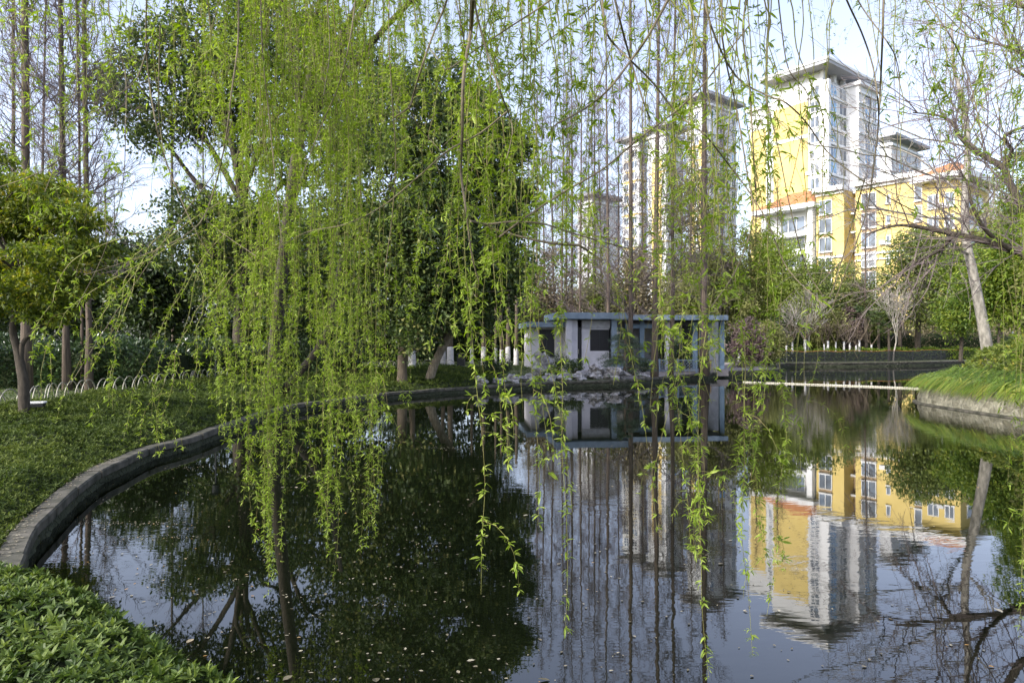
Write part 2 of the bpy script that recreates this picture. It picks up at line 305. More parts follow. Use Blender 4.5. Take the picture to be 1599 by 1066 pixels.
# retaining walls
def wallrun(i0, i1, label, wm, wcap=.18, th=.10, cat='wall', name='pond_wall', slab=1.1, capover=.04, batter=.0, cm='conc'):
    idx = np.arange(i0*NS, i1*NS+1) % len(XY); P = XY[idx]; Z = cl[idx, 2]
    inner = offs(XY, 0)[idx]; c0 = offs(XY, -SG*capover)[idx]; c1 = offs(XY, SG*wcap)[idx]; bt = offs(XY, -SG*batter)[idx]; out = offs(XY, SG*(wcap-.05))[idx]
    t = thing(name, label, cat, (*P[len(P)//2], 0)); org = (*P[len(P)//2], 0)
    # resample finely along the run so that the face can be uneven
    s = np.concatenate([[0], np.cumsum(np.hypot(*np.diff(P, axis=0).T))]); ns = int(s[-1]/.14)+2; q = np.linspace(0, s[-1], ns)
    I = lambda A: np.column_stack([np.interp(q, s, A[:,k]) for k in range(A.shape[1])])
    zi = np.interp(q, s, Z); inn = I(inner); b_ = I(bt); o_ = I(out); k = 7; rows = []
    nn = nrm(inn-o_)
    for j in range(k+1):
        f = j/k; base = b_*(1-f)+inn*f; z = -.35+(zi-th+.35)*f
        rows.append(np.column_stack([base+nn*rng.normal(0, .012, ns)[:,None], z]))
    rows.append(np.column_stack([o_, zi-th])); V = np.concatenate(rows); i = np.arange(ns-1); Q = []
    for j in range(k+1): Q.append(np.stack([j*ns+i, j*ns+i+1, (j+1)*ns+i+1, (j+1)*ns+i], -1))
    mb = MB(); mb.add(V, np.concatenate(Q)); mb.build('masonry', M[wm], t, org)
    mb = MB(); C0 = I(c0); C1 = I(c1); step = max(2, int(slab/.14)); a = 0
    while a < ns-1:
        e = min(ns-1, a+step+int(rng.integers(-1, 2))); sl = slice(a, e+1); A = C0[sl].copy(); B = C1[sl].copy(); m_ = len(A)
        if m_ > 2:
            A[0] += (A[1]-A[0])*.09; B[0] += (B[1]-B[0])*.09
        dz = rng.normal(0, .006); zt = zi[sl]+dz; A += nn[sl]*rng.normal(0, .010); ch = .018
        In = A-nn[sl]*ch; Bn = B+nn[sl]*ch
        R = [np.column_stack([A, zi[sl]-th]), np.column_stack([A, zt-ch]), np.column_stack([In, zt]), np.column_stack([Bn, zt]), np.column_stack([B, zt-ch]), np.column_stack([B, zi[sl]-th])]
        V = np.concatenate(R); i = np.arange(m_-1); Q = [np.stack([j*m_+i, j*m_+i+1, ((j+1)%6)*m_+i+1, ((j+1)%6)*m_+i], -1) for j in range(6)]
        e0 = np.array([[0, m_, 2*m_, 3*m_], [0, 3*m_, 4*m_, 5*m_]]); mb.add(V, [np.concatenate(Q), e0, (e0+m_-1)[:, ::-1]]); a = e
    mb.build('coping', M[cm], t, org); return t
NCT = len(ctrl)
wallrun(0, nL, 'low curving stone wall with worn concrete coping along the left bank', 'rubble')
wallrun(nL, nP, 'low layered stone edge in front of the paved area and the grey pavilion', 'rubble', th=.09)
wallrun(nP, nF, 'far pond wall below the black netting', 'rubble')
wallrun(nF, nR, 'pale rubble stone wall under the overhanging strap leaves on the right', 'stone', wcap=.35, th=.05, batter=.14, cm='stone')
wallrun(nR, NCT, 'near edge of the pond below the azalea bush', 'rubble')
# foot ledge of the right wall
mb = MB(); idx = np.arange((nF+6)*NS, nR*NS+1) % len(XY); A = offs(XY, -SG*.22)[idx]; B = offs(XY, -SG*.10)[idx]; k = len(A); i = np.arange(k-1)
V = np.concatenate([np.column_stack([A, np.full(k, -.3)]), np.column_stack([A, np.full(k, .035)]), np.column_stack([B, np.full(k, .05)])])
mb.add(V, np.concatenate([np.stack([j*k+i, j*k+i+1, (j+1)*k+i+1, (j+1)*k+i], -1) for j in range(2)])); tag(mb.build('wall_footing', M['conc'], org=(*A[0], 0)), 'narrow pale ledge at the waterline along the right stone wall', 'ledge').location = (*A[0], 0)
# paved area by the pavilion, and a path
def sheet(name, poly, mt, dz, **k):
    q = MB(); P = np.array(poly, float); cx, cy = P.mean(0); R = []
    from_ = [Vector(p) for p in P]; x0, y0 = P.min(0); x1, y1 = P.max(0)
    gpts = np.array([(x, y) for x in np.arange(x0, x1, .8) for y in np.arange(y0, y1, .8)]); gpts = gpts[inpoly(gpts, P)]
    r = geometry.delaunay_2d_cdt(from_+[Vector(p) for p in gpts], [(i, (i+1) % len(P)) for i in range(len(P))], [], 0, 1e-5)
    v = np.array([tuple(a) for a in r[0]]); f = np.array([a for a in r[2] if len(a) == 3]); f = f[inpoly(v[f].mean(1), P)]
    q.add(np.column_stack([v, gz(v)+dz]), f); return tag(q.build(name, mt), **k)
pe = offs(XY, SG*.45)[(nL+4)*NS:(nP+1)*NS]
sheet('pavement', list(map(tuple, pe[::3]))+[(17,46),(15,47),(3,47),(2.2,34)], M['paving'], .02, kind='structure')
# ---------------------------------------------------------------- plants: generators
def rdir(N, up=0.0):
    v = rng.normal(size=(N, 3)); v[:,2] += up; return nrm(v)
def crown(mb, lobes, nclump, per, leaf, cr=.55, aspect=.5, mi=0, kind=4, shell=.45, flat=.65):
    lobes = np.array(lobes, float); vol = np.prod(lobes[:,3:6], 1)**.67; pick = rng.choice(len(lobes), nclump, p=vol/vol.sum())
    d = rdir(nclump, .15); rad = shell+(1-shell)*rng.random(nclump)**.6; C = lobes[pick,:3]+d*lobes[pick,3:6]*rad[:,None]
    cs = cr*rng.uniform(.55, 1.35, nclump); N = nclump*per
    ci = np.repeat(np.arange(nclump), per); dv = rdir(N, .35); P = C[ci]+dv*(cs[ci]*rng.random(N)**.45)[:,None]*np.array([1,1,flat])
    ld = nrm(dv*.8+rdir(N)*.9+np.array([0,0,-.15])); sd = rdir(N); r = np.clip(rng.normal(.5, .2, N)+(rng.normal(0, .16, nclump))[ci], 0, 1)
    L = leaf*rng.uniform(.7, 1.3, N); mb.leaves(P, ld, sd, L, L*aspect, mi, r, kind); return C
def limbs(mb, start, targets, r0, n=5, r1=.03, sag=.15, fork=None):
    for T in targets:
        T = np.array(T, float); s = np.array(start, float); mid = s*.5+T*.5+np.array([rng.normal(0, .3), rng.normal(0, .3), np.linalg.norm(T-s)*sag])
        P = spline([s, s*.75+mid*.25+np.array([0,0,.1*np.linalg.norm(T-s)]), mid, T], 4); mb.tube(P, np.linspace(r0, r1, len(P)), n)
def evergreen(name, label, cat, base, trunk, lobes, lm, bm, r, nclump, per, leaf, cr=.55, group=None, aspect=.5, twigs=True, **k):
    """base (x,y,z); trunk polyline world; lobes world"""
    t = thing(name, label, cat, base, group=group); mb = MB(); P = spline(trunk, 5); R = np.linspace(r, r*.55, len(P)); R[0] *= 1.35; R[1] *= 1.12
    mb.tube(P, R, 10)
    for l_ in lobes[::2]:
        q = np.array(l_[:3]); f = np.clip((q[2]-P[0][2])/(P[-1][2]-P[0][2])*.62, .42, 1)*rng.uniform(.85, 1); s0 = P[int(f*(len(P)-1))]; v = q-s0; m1 = s0+v*.35+rng.normal(0, .35, 3)+np.array([0,0,.10*np.linalg.norm(v)]); m2 = s0+v*.7+rng.normal(0, .4, 3)
        LP_ = spline([s0, m1, m2, q], 4); mb.tube(LP_, np.linspace(r*rng.uniform(.28, .48), .035, len(LP_)), 6)
        for _ in range(3):
            a = LP_[int(rng.integers(4, len(LP_)))]; e = a+rdir(1)[0]*l_[3]*.8; mb.tube(spline([a, (a+e)/2+rng.normal(0, .2, 3), e], 3), np.linspace(.045, .012, 7), 4)
    mc = MB(); C = crown(mc, lobes, nclump, per, leaf, cr, aspect, **k)
    if twigs:
        for c in C[rng.choice(len(C), min(len(C), 90), replace=False)]:
            lo = np.array(lobes)[:, :3]; q = lo[np.argmin(np.linalg.norm(lo-c, axis=1))]; m_ = (q+c)/2+rng.normal(0, .2, 3); mb.segs([q, m_], [m_, c], [.035, .022], [.022, .008])
    mb.build('trunk', M[bm], t, base, smooth=True); mc.build('crown', M[lm], t, base); return t
def grow(out, p, d, L, r, depth, spread=.6, up=.12, nb=3, bend=.12):
    k = 3; q = p.copy()
    for i in range(k):
        d = nrm(d+rng.normal(0, bend, 3)+np.array([0,0,up*.3])); q2 = q+d*L/k; ra = r*(1-i/k*.35); rb = r*(1-(i+1)/k*.35); out.append((q, q2, ra, rb)); q = q2
        if depth > 0 and i > 0 or (depth > 0 and rng.random() < .5):
            for _ in range(1 if i < k-1 else nb-1):
                nd = nrm(d+rng.normal(0, spread, 3)+np.array([0,0,up])); grow(out, q, nd, L*rng.uniform(.55, .8), rb*rng.uniform(.5, .7), depth-1, spread, up, nb, bend)
    if depth > 0: grow(out, q, nrm(d+rng.normal(0, spread*.4, 3)), L*.75, r*.62, depth-1, spread, up, nb, bend)
def segmesh(mb, out, n=4, rmin=.004):
    if not out: return
    a = np.array([o[0] for o in out]); b = np.array([o[1] for o in out]); r0 = np.maximum([o[2] for o in out], rmin); r1 = np.maximum([o[3] for o in out], rmin)
    mb.segs(a, b, r0, r1, n=n)
def redwood_mesh(H, r, seed, nb=95, z0=.10, tw=1.0, wide=2.3):
    """bare dawn redwood: straight trunk, upswept side branches, fine twigs"""
    R = np.random.default_rng(seed); mb = MB(); z = np.linspace(0, H, 14); wob = np.cumsum(R.normal(0, .022, (14, 2)), 0)
    P = np.column_stack([wob, z]); P[0] = 0; rr = r*(1-z/H)**.75+.012; rr[0] *= 1.5; mb.tube(P, rr, 9)
    mc = MB(); A=[];B=[];ra=[];rb=[]
    zb = np.sort(H*(z0+(1-z0)*R.random(nb)**.85))
    for zz in zb:
        f = zz/H; L = (wide*(1-f)**.7+.35)*R.uniform(.6, 1.1); az = R.uniform(0, 2*math.pi); el = math.radians(R.uniform(18, 48)+20*f)
        d = np.array([math.cos(az)*math.cos(el), math.sin(az)*math.cos(el), math.sin(el)]); c = np.array([np.interp(zz, z, P[:,0]), np.interp(zz, z, P[:,1]), zz])
        br = max(.012, r*.16*(1-f)); k = 4; q = c; pts = [c]
        for i in range(k):
            d = nrm(d+R.normal(0, .09, 3)+np.array([0,0,.05])); q2 = q+d*L/k; A.append(q); B.append(q2); ra.append(br*(1-i/k*.8)); rb.append(br*(1-(i+1)/k*.8)); q = q2; pts.append(q)
        nt = int(9*tw)
        for _ in range(nt):
            t = R.uniform(.15, 1); i = min(k-1, int(t*k)); p = pts[i]+(pts[i+1]-pts[i])*(t*k-i); nd = nrm(d+R.normal(0, .65, 3)+np.array([0,0,.25])); l1 = L*R.uniform(.15, .42)
            p2 = p+nd*l1; A.append(p); B.append(p2); ra.append(.008); rb.append(.004)
            for _ in range(2):
                p3 = p+nd*l1*R.uniform(.3, 1); p4 = p3+nrm(nd+R.normal(0, .7, 3))*l1*R.uniform(.3, .6); A.append(p3); B.append(p4); ra.append(.006); rb.append(.003)
    mc.segs(A, B, np.array(ra), np.array(rb)); return mb, mc
RW = []
for H_, r_, sd, nb_, tw_ in [(25,.20,1,130,1.3),(25,.17,2,140,1.4),(27,.13,3,150,1.6)]:
    a_, b_ = redwood_mesh(H_, r_, sd, nb_, tw=tw_); RW.append((H_, r_, a_, b_))
RWT = [None]*3
def redwood(px, D, w, label, var=0, H=None, base=None, group='bare dawn redwoods'):
    x = gx(px, D); y = D; z = ground(x, y)-.05; H_, r_, a_, b_ = RW[var]; sc = (H/H_ if H else 1.0); rs = (w*.8/F*D/2)/r_
    if RWT[var] is None:
        t = thing('redwood_tree', label, 'tree', (x,y,z), group=group); a_.build('trunk', M['redwood'], t, smooth=True); b_.build('branches', M['twig'], t); RWT[var] = t
    else: t = dup(RWT[var], (x,y,z), rng.uniform(0, 6.28), 1, label)
    t.scale = (1, 1, sc); t.rotation_euler = (rng.normal(0, .007), rng.normal(0, .010), t.rotation_euler[2]); t.children[0].scale  # keep proportions of the branches
    for c in t.children:
        if c.name.startswith('trunk'): c.scale = (rs, rs, 1)
    return t
ORD = ['first','second','third','fourth','fifth','sixth','seventh','eighth','ninth','tenth','eleventh','twelfth','thirteenth','fourteenth','fifteenth','sixteenth','seventeenth','eighteenth','nineteenth','twentieth']

# ---------------------------------------------------------------- the redwoods
redwood(41, 19.5, 17, 'thickest bare redwood trunk at the left edge, behind the yellow-green tree', 0)
redwood(21, 22, 8, 'thin bare redwood standing just left of the thickest trunk', 1)
redwood(105, 20.5, 12, 'tall bare redwood left of the twin trunks, above the yellow-green tree', 0)
redwood(139, 20, 11, 'tall bare redwood, right-hand and thicker one of the twin trunks on the left', 1)
redwood(129, 21.5, 5, 'slim bare redwood touching the left side of its thicker twin', 2)
redwood(60, 34, 6, 'distant bare redwood seen between the two big trunks on the left', 2)
redwood(168, 55, 5, 'faraway bare redwood in the gap of sky left of the big camphor tree', 2, 17)
redwood(182, 58, 4, 'faraway bare redwood on the right of the sky gap beside the camphor tree', 1, 16)
redwood(270, 40, 7, 'bare redwood half hidden behind the left part of the camphor crown', 1, 21)
redwood(318, 46, 5, 'bare redwood behind the hanging willow twigs and the camphor crown', 2, 22)
redwood(985, 34, 9.5, 'bare redwood directly right of the main pavilion roof', 1)
redwood(1022, 33.5, 11, 'bare redwood in front of the left end of the right pavilion roof', 0)
redwood(1047, 34.5, 8, 'slim bare redwood second from the left in front of the right pavilion roof', 2)
redwood(1100, 35.5, 14, 'thickest bare redwood, in front of the middle of the right pavilion roof', 0, 27)
redwood(951, 44, 7, 'bare redwood rising behind the main pavilion roof, clear against the sky', 1)
for k, (px, D, w, H) in enumerate([(826,56,4,22),(838,60,4.5,24),(852,52,4,23),(866,58,5,25),(876,50,4,24),(884,62,4,26),(893,54,6,25),(905,50,5,26),(918,60,4,23),(929,56,5,27),(941,62,4,24),(965,58,4,25),(1004,60,4,23),(1062,62,4,22),(1076,58,5,25),(1124,60,4,24)]):
    redwood(px, D, w, 'thin bare redwood of the far grove behind the pavilion, %s from the left' % ORD[k], [2,1,2][k % 3], H)
for k, (px, D, w, H) in enumerate([(1180,70,4,21),(1215,66,4,18),(1350,64,4,19)]):
    redwood(px, D, w, 'bare slender redwood in front of the apartment towers, %s from the left' % ORD[k], 2, H)

# ---------------------------------------------------------------- big evergreens
def lob(px, py, rp, D, dz=1.0, fl=.85): c = at(px, py, D+rng.uniform(-1.2, 1.2)); r = rp/F*D; return (c[0], c[1], c[2], r*dz, r*1.1, r*fl)
D = 27.5; base = np.array((gx(372, D), D, ground(gx(372, D), D)-.05))
evergreen('camphor_tree', 'largest spreading camphor tree with dark limbs showing through gaps, left of centre', 'tree', base,
  [base, at(376,480,D), at(384,360,D), at(372,270,D)],
  [lob(*q, D) for q in [(205,120,42),(250,80,55),(330,50,65),(285,140,45),(350,130,60),(420,50,75),(500,90,80),(560,120,70),(440,150,70),(165,150,42),(215,180,40),(270,195,40),(335,190,50),(225,225,24),(380,210,40),(490,230,75),(440,260,40),(290,330,42),(340,350,50),(420,370,75),(520,380,80),(270,390,42),(560,230,60),(440,470,70),(360,440,60)]],
  'camphor', 'bark', .30, 2100, 36, .17, .55)
D = 26; base = np.array((gx(628, D), D, ground(gx(628, D), D)-.05))
evergreen('camphor_tree', 'dense round camphor tree with a straight brown trunk at the wall', 'tree', base,
  [base, at(628,550,D), at(630,470,D), at(640,400,D)],
  [lob(*q, D) for q in [(630,190,85),(690,150,75),(610,290,90),(700,260,85),(580,380,80),(660,370,85),(600,460,70),(670,470,65),(650,520,40),(560,490,45)]],
  'camphor', 'bark2', .20, 1600, 36, .16, .52)
D = 27; base = np.array((gx(668, D), D, ground(gx(668, D), D)-.05))
evergreen('camphor_tree', 'camphor tree with a pale trunk leaning right out of the bank', 'tree', base,
  [base, at(676,575,D), at(690,545,D), at(728,480,D), at(740,400,D)],
  [lob(*q, D) for q in [(740,190,55),(770,240,55),(795,225,35),(790,300,48),(740,330,75),(800,350,40),(740,430,75),(790,420,50),(705,430,55),(745,485,42),(715,490,30)]],
  'camphor', 'palebark2', .20, 1350, 36, .16, .52)
D = 13.2; base = np.array((gx(38, D), D, ground(gx(38, D), D)-.05))
t = thing('photinia_tree', 'low layered tree with yellow-green top and forked trunk on the left bank', 'tree', base); mb = MB()
mb.tube(spline([base, at(37,600,D), at(33,575,D), at(27,545,D), at(20,515,D), at(24,480,D), at(30,430,D)], 5), np.linspace(.105, .04, 31), 9)
mb.tube(spline([at(33,580,D), at(33,555,D), at(36,535,D), at(52,518,D), at(70,500,D), at(90,450,D)], 5), np.linspace(.055, .028, 26), 8)
PL = [(20,300,70),(75,310,55),(0,350,60),(110,340,45),(60,360,60),(20,410,70),(95,400,55),(140,390,35),(50,450,60),(105,455,45),(10,475,55),(150,440,25),(70,490,45),(-60,330,80),(-80,430,90),(-40,250,50)]
L2 = [lob(*q, D, 1.1, .42) for q in PL]; limbs(mb, at(30,450,D), [q[:3] for q in L2], .045, 5, .012)
mb.build('trunk', M['bark'], t, base, smooth=True); mc = MB(); crown(mc, L2, 1150, 34, .10, .22, .40, flat=.34, shell=.45); mc.build('crown', M['photinia'], t, base)

# dark evergreens closing the view on the left
def bushy(name, label, cat, px, D, top, bot, wpx, lm, nclump, per, leaf, cr, trunk=True, bm='bark', seed=0, group=None, fl=.75, kind=4, aspect=.5):
    x = gx(px, D); z0 = ground(x, D)-.05; base = np.array((x, D, z0)); ztop = CH-(top-HY)/F*D; zbot = max(z0, CH-(bot-HY)/F*D); w = wpx/F*D/2; h = ztop-zbot; L = []
    for k in range(9):
        a = rng.uniform(0, 6.28); f = rng.uniform(0, 1); q = rng.uniform(.1, .62)*w; zz = zbot+h*(.22+.56*f); L.append((x+math.cos(a)*q*(1.15-f*.7), D+math.sin(a)*q*.9, zz, w*rng.uniform(.36, .5), w*rng.uniform(.36, .5), min(h*.26, w*.5)*rng.uniform(.8, 1.1)))
    L.append((x, D, ztop-h*.2, w*.4, w*.4, h*.2)); L.append((x, D, zbot+h*.35, w*.7, w*.6, h*.3))
    t = thing(name, label, cat, base, group=group); mb = MB(); tp = (x, D, zbot+h*.45); mb.tube(spline([base, (x+.1, D, z0+(tp[2]-z0)*.5), tp], 4), np.linspace(max(.06, w*.055), max(.04, w*.035), 9), 7)
    limbs(mb, tp, [q[:3] for q in L], max(.03, w*.02), 4, .02); mb.build('trunk', M[bm], t, base); mc = MB(); crown(mc, L, nclump, per, leaf, cr, aspect, kind=kind, flat=fl); mc.build('crown', M[lm], t, base); return t
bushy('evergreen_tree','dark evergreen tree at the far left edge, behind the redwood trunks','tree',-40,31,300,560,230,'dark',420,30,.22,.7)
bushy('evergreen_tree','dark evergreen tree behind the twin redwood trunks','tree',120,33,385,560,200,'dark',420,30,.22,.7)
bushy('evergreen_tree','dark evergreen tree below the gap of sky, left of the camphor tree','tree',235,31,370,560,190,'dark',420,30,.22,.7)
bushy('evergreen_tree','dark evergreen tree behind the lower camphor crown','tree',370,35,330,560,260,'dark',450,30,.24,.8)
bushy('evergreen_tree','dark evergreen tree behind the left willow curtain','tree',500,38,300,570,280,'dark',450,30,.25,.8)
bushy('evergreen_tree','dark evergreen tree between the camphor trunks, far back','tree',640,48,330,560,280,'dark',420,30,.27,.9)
bushy('evergreen_tree','dark evergreen tree behind the leaning camphor trunk','tree',765,49,420,560,150,'dark',320,30,.26,.8)
# the wood behind the pavilion
bushy('evergreen_tree','brownish twiggy tree behind the left wing of the pavilion','tree',860,52,385,560,150,'brown',330,26,.24,.9)
bushy('evergreen_tree','brown-green thicket tree behind the main pavilion roof','tree',935,56,395,560,160,'olive',330,26,.24,.9)
bushy('evergreen_tree','olive thicket tree between the two pavilion roofs','tree',1000,54,380,560,130,'brown',330,26,.24,.9)
bushy('evergreen_tree','tall olive-green tree with a round top before the towers','tree',1095,62,258,560,175,'olive',900,30,.26,.8,seed=2)
bushy('evergreen_tree','olive tree standing right of the thickest central redwood','tree',1165,66,345,560,160,'olive',560,28,.27,.9)
bushy('evergreen_tree','brown twiggy tree behind the right pavilion roof','tree',1075,50,430,560,120,'olive',300,26,.22,.8)
bushy('willow_tree','fresh light-green round tree in front of the low yellow block','tree',1215,64,360,545,150,'willowfar',520,28,.22,.8)
bushy('evergreen_tree','grey-green bushy tree above the whitewashed saplings','tree',1268,62,400,548,140,'bright2',380,28,.22,.7)
bushy('evergreen_tree','olive-green tree covering the foot of the yellow facade','tree',1338,66,405,540,150,'bright2',520,30,.25,.8)
bushy('evergreen_tree','leafy green tree left of the pale leaning trunk','tree',1432,60,352,525,175,'bright2',760,30,.24,.75)
bushy('evergreen_tree','yellow-green tree right behind the pale leaning trunk','tree',1500,48,380,545,110,'bright',480,30,.19,.6)
bushy('evergreen_tree','large green tree at the right edge behind the mound','tree',1600,36,222,545,210,'bright',1500,32,.18,.6)
bushy('evergreen_tree','dark green tree at the right edge, behind the larger green one','tree',1560,56,300,540,140,'olive',500,30,.24,.8)
bushy('evergreen_tree','green tree beyond the right mound, outermost on the right','tree',1720,30,300,545,220,'olive',500,30,.2,.7)
bushy('blossom_tree','small tree with a patch of white blossom above the far saplings','tree',1262,61,482,545,36,'blossom',26,22,.14,.35)
bushy('shrub','low dark shrub above the first whitewashed saplings','shrub',1222,60,492,556,85,'dark',200,28,.2,.55)
bushy('shrub','low dark round shrub above the middle whitewashed saplings','shrub',1285,60,486,556,85,'olive',220,28,.2,.55)
bushy('shrub','reddish twiggy shrub beside the palm trees','shrub',1328,60.5,478,552,60,'purple',240,28,.2,.5)
bushy('shrub','purple-brown twiggy bush right of the pavilion','shrub',1168,43,500,575,75,'purple',240,26,.17,.5)
bushy('shrub','green shrub at the right end of the pavilion','shrub',1200,46,505,572,70,'olive',240,26,.17,.5)
# a row beyond the water on the right and a far wood that closes the horizon
for k in range(15):
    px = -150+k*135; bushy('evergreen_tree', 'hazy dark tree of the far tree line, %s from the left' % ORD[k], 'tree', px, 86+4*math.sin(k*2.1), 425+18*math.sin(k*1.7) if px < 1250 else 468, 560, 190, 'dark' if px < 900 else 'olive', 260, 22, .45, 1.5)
# long clipped hedge beyond the netting
def hedge(name, label, P0, P1, w, h, lm, n, leaf, aspect=.5, kind=4, soil='under', bumpy=.12, lab2=None, z=None):
    P0 = np.array(P0, float); P1 = np.array(P1, float); L = np.linalg.norm(P1-P0); d = (P1-P0)/L; q = np.array([-d[1], d[0]]); m_ = (P0+P1)/2; base = (*m_, ground(*m_)); t = thing(name, label, 'hedge', base)
    N = n; s = rng.random(N)*L; a = rng.uniform(-1, 1, N); top = rng.random(N) < .55; c = np.where(top, a, np.sign(a)); v = np.where(top, 1, rng.random(N))
    hh = h*(1+bumpy*np.sin(s*1.9)+bumpy*np.sin(s*4.3+1)*.6); XYp = P0+s[:,None]*d+(c*w/2*(1+.12*np.sin(s*2.7)))[:,None]*q; zz = gz(XYp)+hh*v-np.where(top, .28*h*a**4, 0)+rng.normal(0, .04, N)
    out = np.column_stack([q[0]*c, q[1]*c, np.where(top, 1.2, .4)]); ld = nrm(nrm(out)+rdir(N)*.8); mc = MB(); mc.leaves(np.column_stack([XYp+rng.normal(0, .04, (N,2)), zz]), ld, rdir(N), leaf*rng.uniform(.7, 1.3, N), leaf*aspect*rng.uniform(.8, 1.2, N), 0, np.clip(rng.normal(.5, .22, N), 0, 1), kind)
    mc.build('foliage', M[lm], t, base)
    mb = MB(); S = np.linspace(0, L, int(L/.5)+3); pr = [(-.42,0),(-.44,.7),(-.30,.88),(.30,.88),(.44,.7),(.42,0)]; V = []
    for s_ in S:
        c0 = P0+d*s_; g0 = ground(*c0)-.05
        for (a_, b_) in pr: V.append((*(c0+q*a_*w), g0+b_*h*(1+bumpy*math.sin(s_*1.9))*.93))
    i = np.arange(len(S)-1)*6; mb.add(V, [np.concatenate([np.stack([i+j, i+j+1, i+6+j+1, i+6+j], -1) for j in range(5)]), np.array([[0,1,2,3],[0,3,4,5]]), np.array([[0,1,2,3],[0,3,4,5]])+6*(len(S)-1)]); mb.build('dark_backing', M[soil], t, base); return t  # solid dark core, coloured for the shade between the hedge leaves
hedge('clipped_hedge', 'long low twiggy hedge on the far bank under the palms', (21,66), (62,70), 2.2, 2.6, 'brown', 12000, .22)
hedge('clipped_hedge', 'low bright green hedge strip right behind the black netting', (19.5,56.0), (52,63.5), 1.4, .9, 'bright', 12000, .16)
hedge('broadleaf_hedge', 'glossy broad-leaved hedge behind the hoop fence on the left', (-24,21.5), (-11.6,23.5), 3.6, 1.35, 'hedge', 20000, .17, .42, 8)
hedge('broadleaf_hedge', 'glossy broad-leaved hedge farther back, ending by the lamp post', (-13,27), (-6.5,29), 3.2, 1.35, 'hedge', 9000, .17, .42)
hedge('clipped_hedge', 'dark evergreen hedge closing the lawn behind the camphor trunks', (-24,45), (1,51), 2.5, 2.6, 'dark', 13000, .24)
# ---------------------------------------------------------------- ground cover, bush, borders
def nz2(x, y, s=1.0, o=0.0):
    return (np.sin(x*1.7*s+o+1.3*np.sin(y*.9*s+o))+np.sin(y*2.1*s+1.1*np.sin(x*1.3*s-o))+.6*np.sin(x*4.3*s+y*3.1*s+o)+.5*np.sin(y*5.7*s-x*2.3*s))/3.1
def rosettes(mb, P, N, per, L, W, tilt, kind, rr=None):
    """P shoot tips, N outward normals; per leaves each"""
    k = len(P); ci = np.repeat(np.arange(k), per); n_ = nrm(N)[ci]; a = rng.uniform(0, 2*math.pi, k)[ci]+np.tile(np.arange(per)*2.4, k)
    ref = np.where(np.abs(n_[:,2:3]) < .95, np.array([[0,0,1.]]), np.array([[1.,0,0]])); X = nrm(np.cross(n_, ref)); Y = np.cross(n_, X)
    h = np.cos(a)[:,None]*X+np.sin(a)[:,None]*Y; e = np.tile(np.linspace(tilt[0], tilt[1], per), k)+rng.normal(0, .15, k*per)
    d = h*np.cos(e)[:,None]+n_*np.sin(e)[:,None]; s = np.cross(d, n_); r = np.clip((rng.normal(.5, .17, k) if rr is None else rr)[ci]+rng.normal(0, .12, k*per)+np.tile(np.linspace(-.15, .2, per), k), 0, 1)
    l = (np.broadcast_to(L, (k,)))[ci]*rng.uniform(.7, 1.2, k*per); mb.leaves(P[ci]-n_*l[:,None]*.15, d, s, l, l*W, 0, r, kind, .22)
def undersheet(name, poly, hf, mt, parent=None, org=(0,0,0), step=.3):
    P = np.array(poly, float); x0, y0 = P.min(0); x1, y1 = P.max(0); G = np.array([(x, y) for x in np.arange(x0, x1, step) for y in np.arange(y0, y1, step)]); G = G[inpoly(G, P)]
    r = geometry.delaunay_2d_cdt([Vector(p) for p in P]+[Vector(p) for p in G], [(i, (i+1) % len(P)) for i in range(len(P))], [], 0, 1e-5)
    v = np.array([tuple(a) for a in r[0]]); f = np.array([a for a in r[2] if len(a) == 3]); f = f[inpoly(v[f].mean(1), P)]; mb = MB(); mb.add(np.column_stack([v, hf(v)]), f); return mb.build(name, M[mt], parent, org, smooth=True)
def fpt(px, py, z=.62): D = (CH-z)*F/(py-HY); return (gx(px, D), D)
fence = [(-14.5,9.5),(-12.2,12.2),fpt(0,638),fpt(100,621),fpt(200,609),fpt(280,600),fpt(335,592),fpt(430,583),fpt(540,578),fpt(640,575),(-2.2,35)]
fence = spline(fence, 6)
sh = offs(XY, SG*.17)[:(nL)*NS+1]; nearsh = offs(XY, SG*.17)[(NCT-1)*NS:]
cpoly = np.vstack([fence[:-1]+np.array([.25,-.25]), [(-1.2,31.5),(-.6,28.6)], sh[::-1], nearsh[::-1], [(-3.6,4.0),(-5,2.5),(-16,2.5)]])
def chgt(P):
    d, _ = sdist(P); return gz(P)+(.20+.11*nz2(P[:,0], P[:,1], .9)+.05*nz2(P[:,0], P[:,1], 2.6, 1))*np.clip((d-.12)/.40, .30, 1)
N = 520000; Pq = np.column_stack([rng.uniform(-16, 0, N), rng.uniform(2.5, 33, N)]); Pq = Pq[(Pq[:,0] > -.78*Pq[:,1]-1.0)]
Pq = Pq[rng.random(len(Pq)) < np.clip((6.0/np.maximum(Pq[:,1], 4.5))**1.35, 0, 1)]; Pq = Pq[inpoly(Pq, cpoly)]; Dq = Pq[:,1]
print('cover shoots', len(Pq)); hh = chgt(Pq); e = .08; nx = (chgt(Pq+[e,0])-hh)/e; ny = (chgt(Pq+[0,e])-hh)/e
mb = MB(); rosettes(mb, np.column_stack([Pq, hh+rng.normal(0, .025, len(Pq))]), np.column_stack([-nx, -ny, np.ones(len(Pq))])+rng.normal(0, .35, (len(Pq), 3)), 5, .030+.0026*Dq, .42, (.05, .95), 4, rr=np.clip(.42+.26*nz2(Pq[:,0], Pq[:,1], .7, 2)+rng.normal(0, .1, len(Pq)), 0, 1))
tag(mb.build('ground_cover', M['cover']), 'low clipped azalea ground cover between the hoop fence and the curved wall', 'ground cover', kind='stuff')
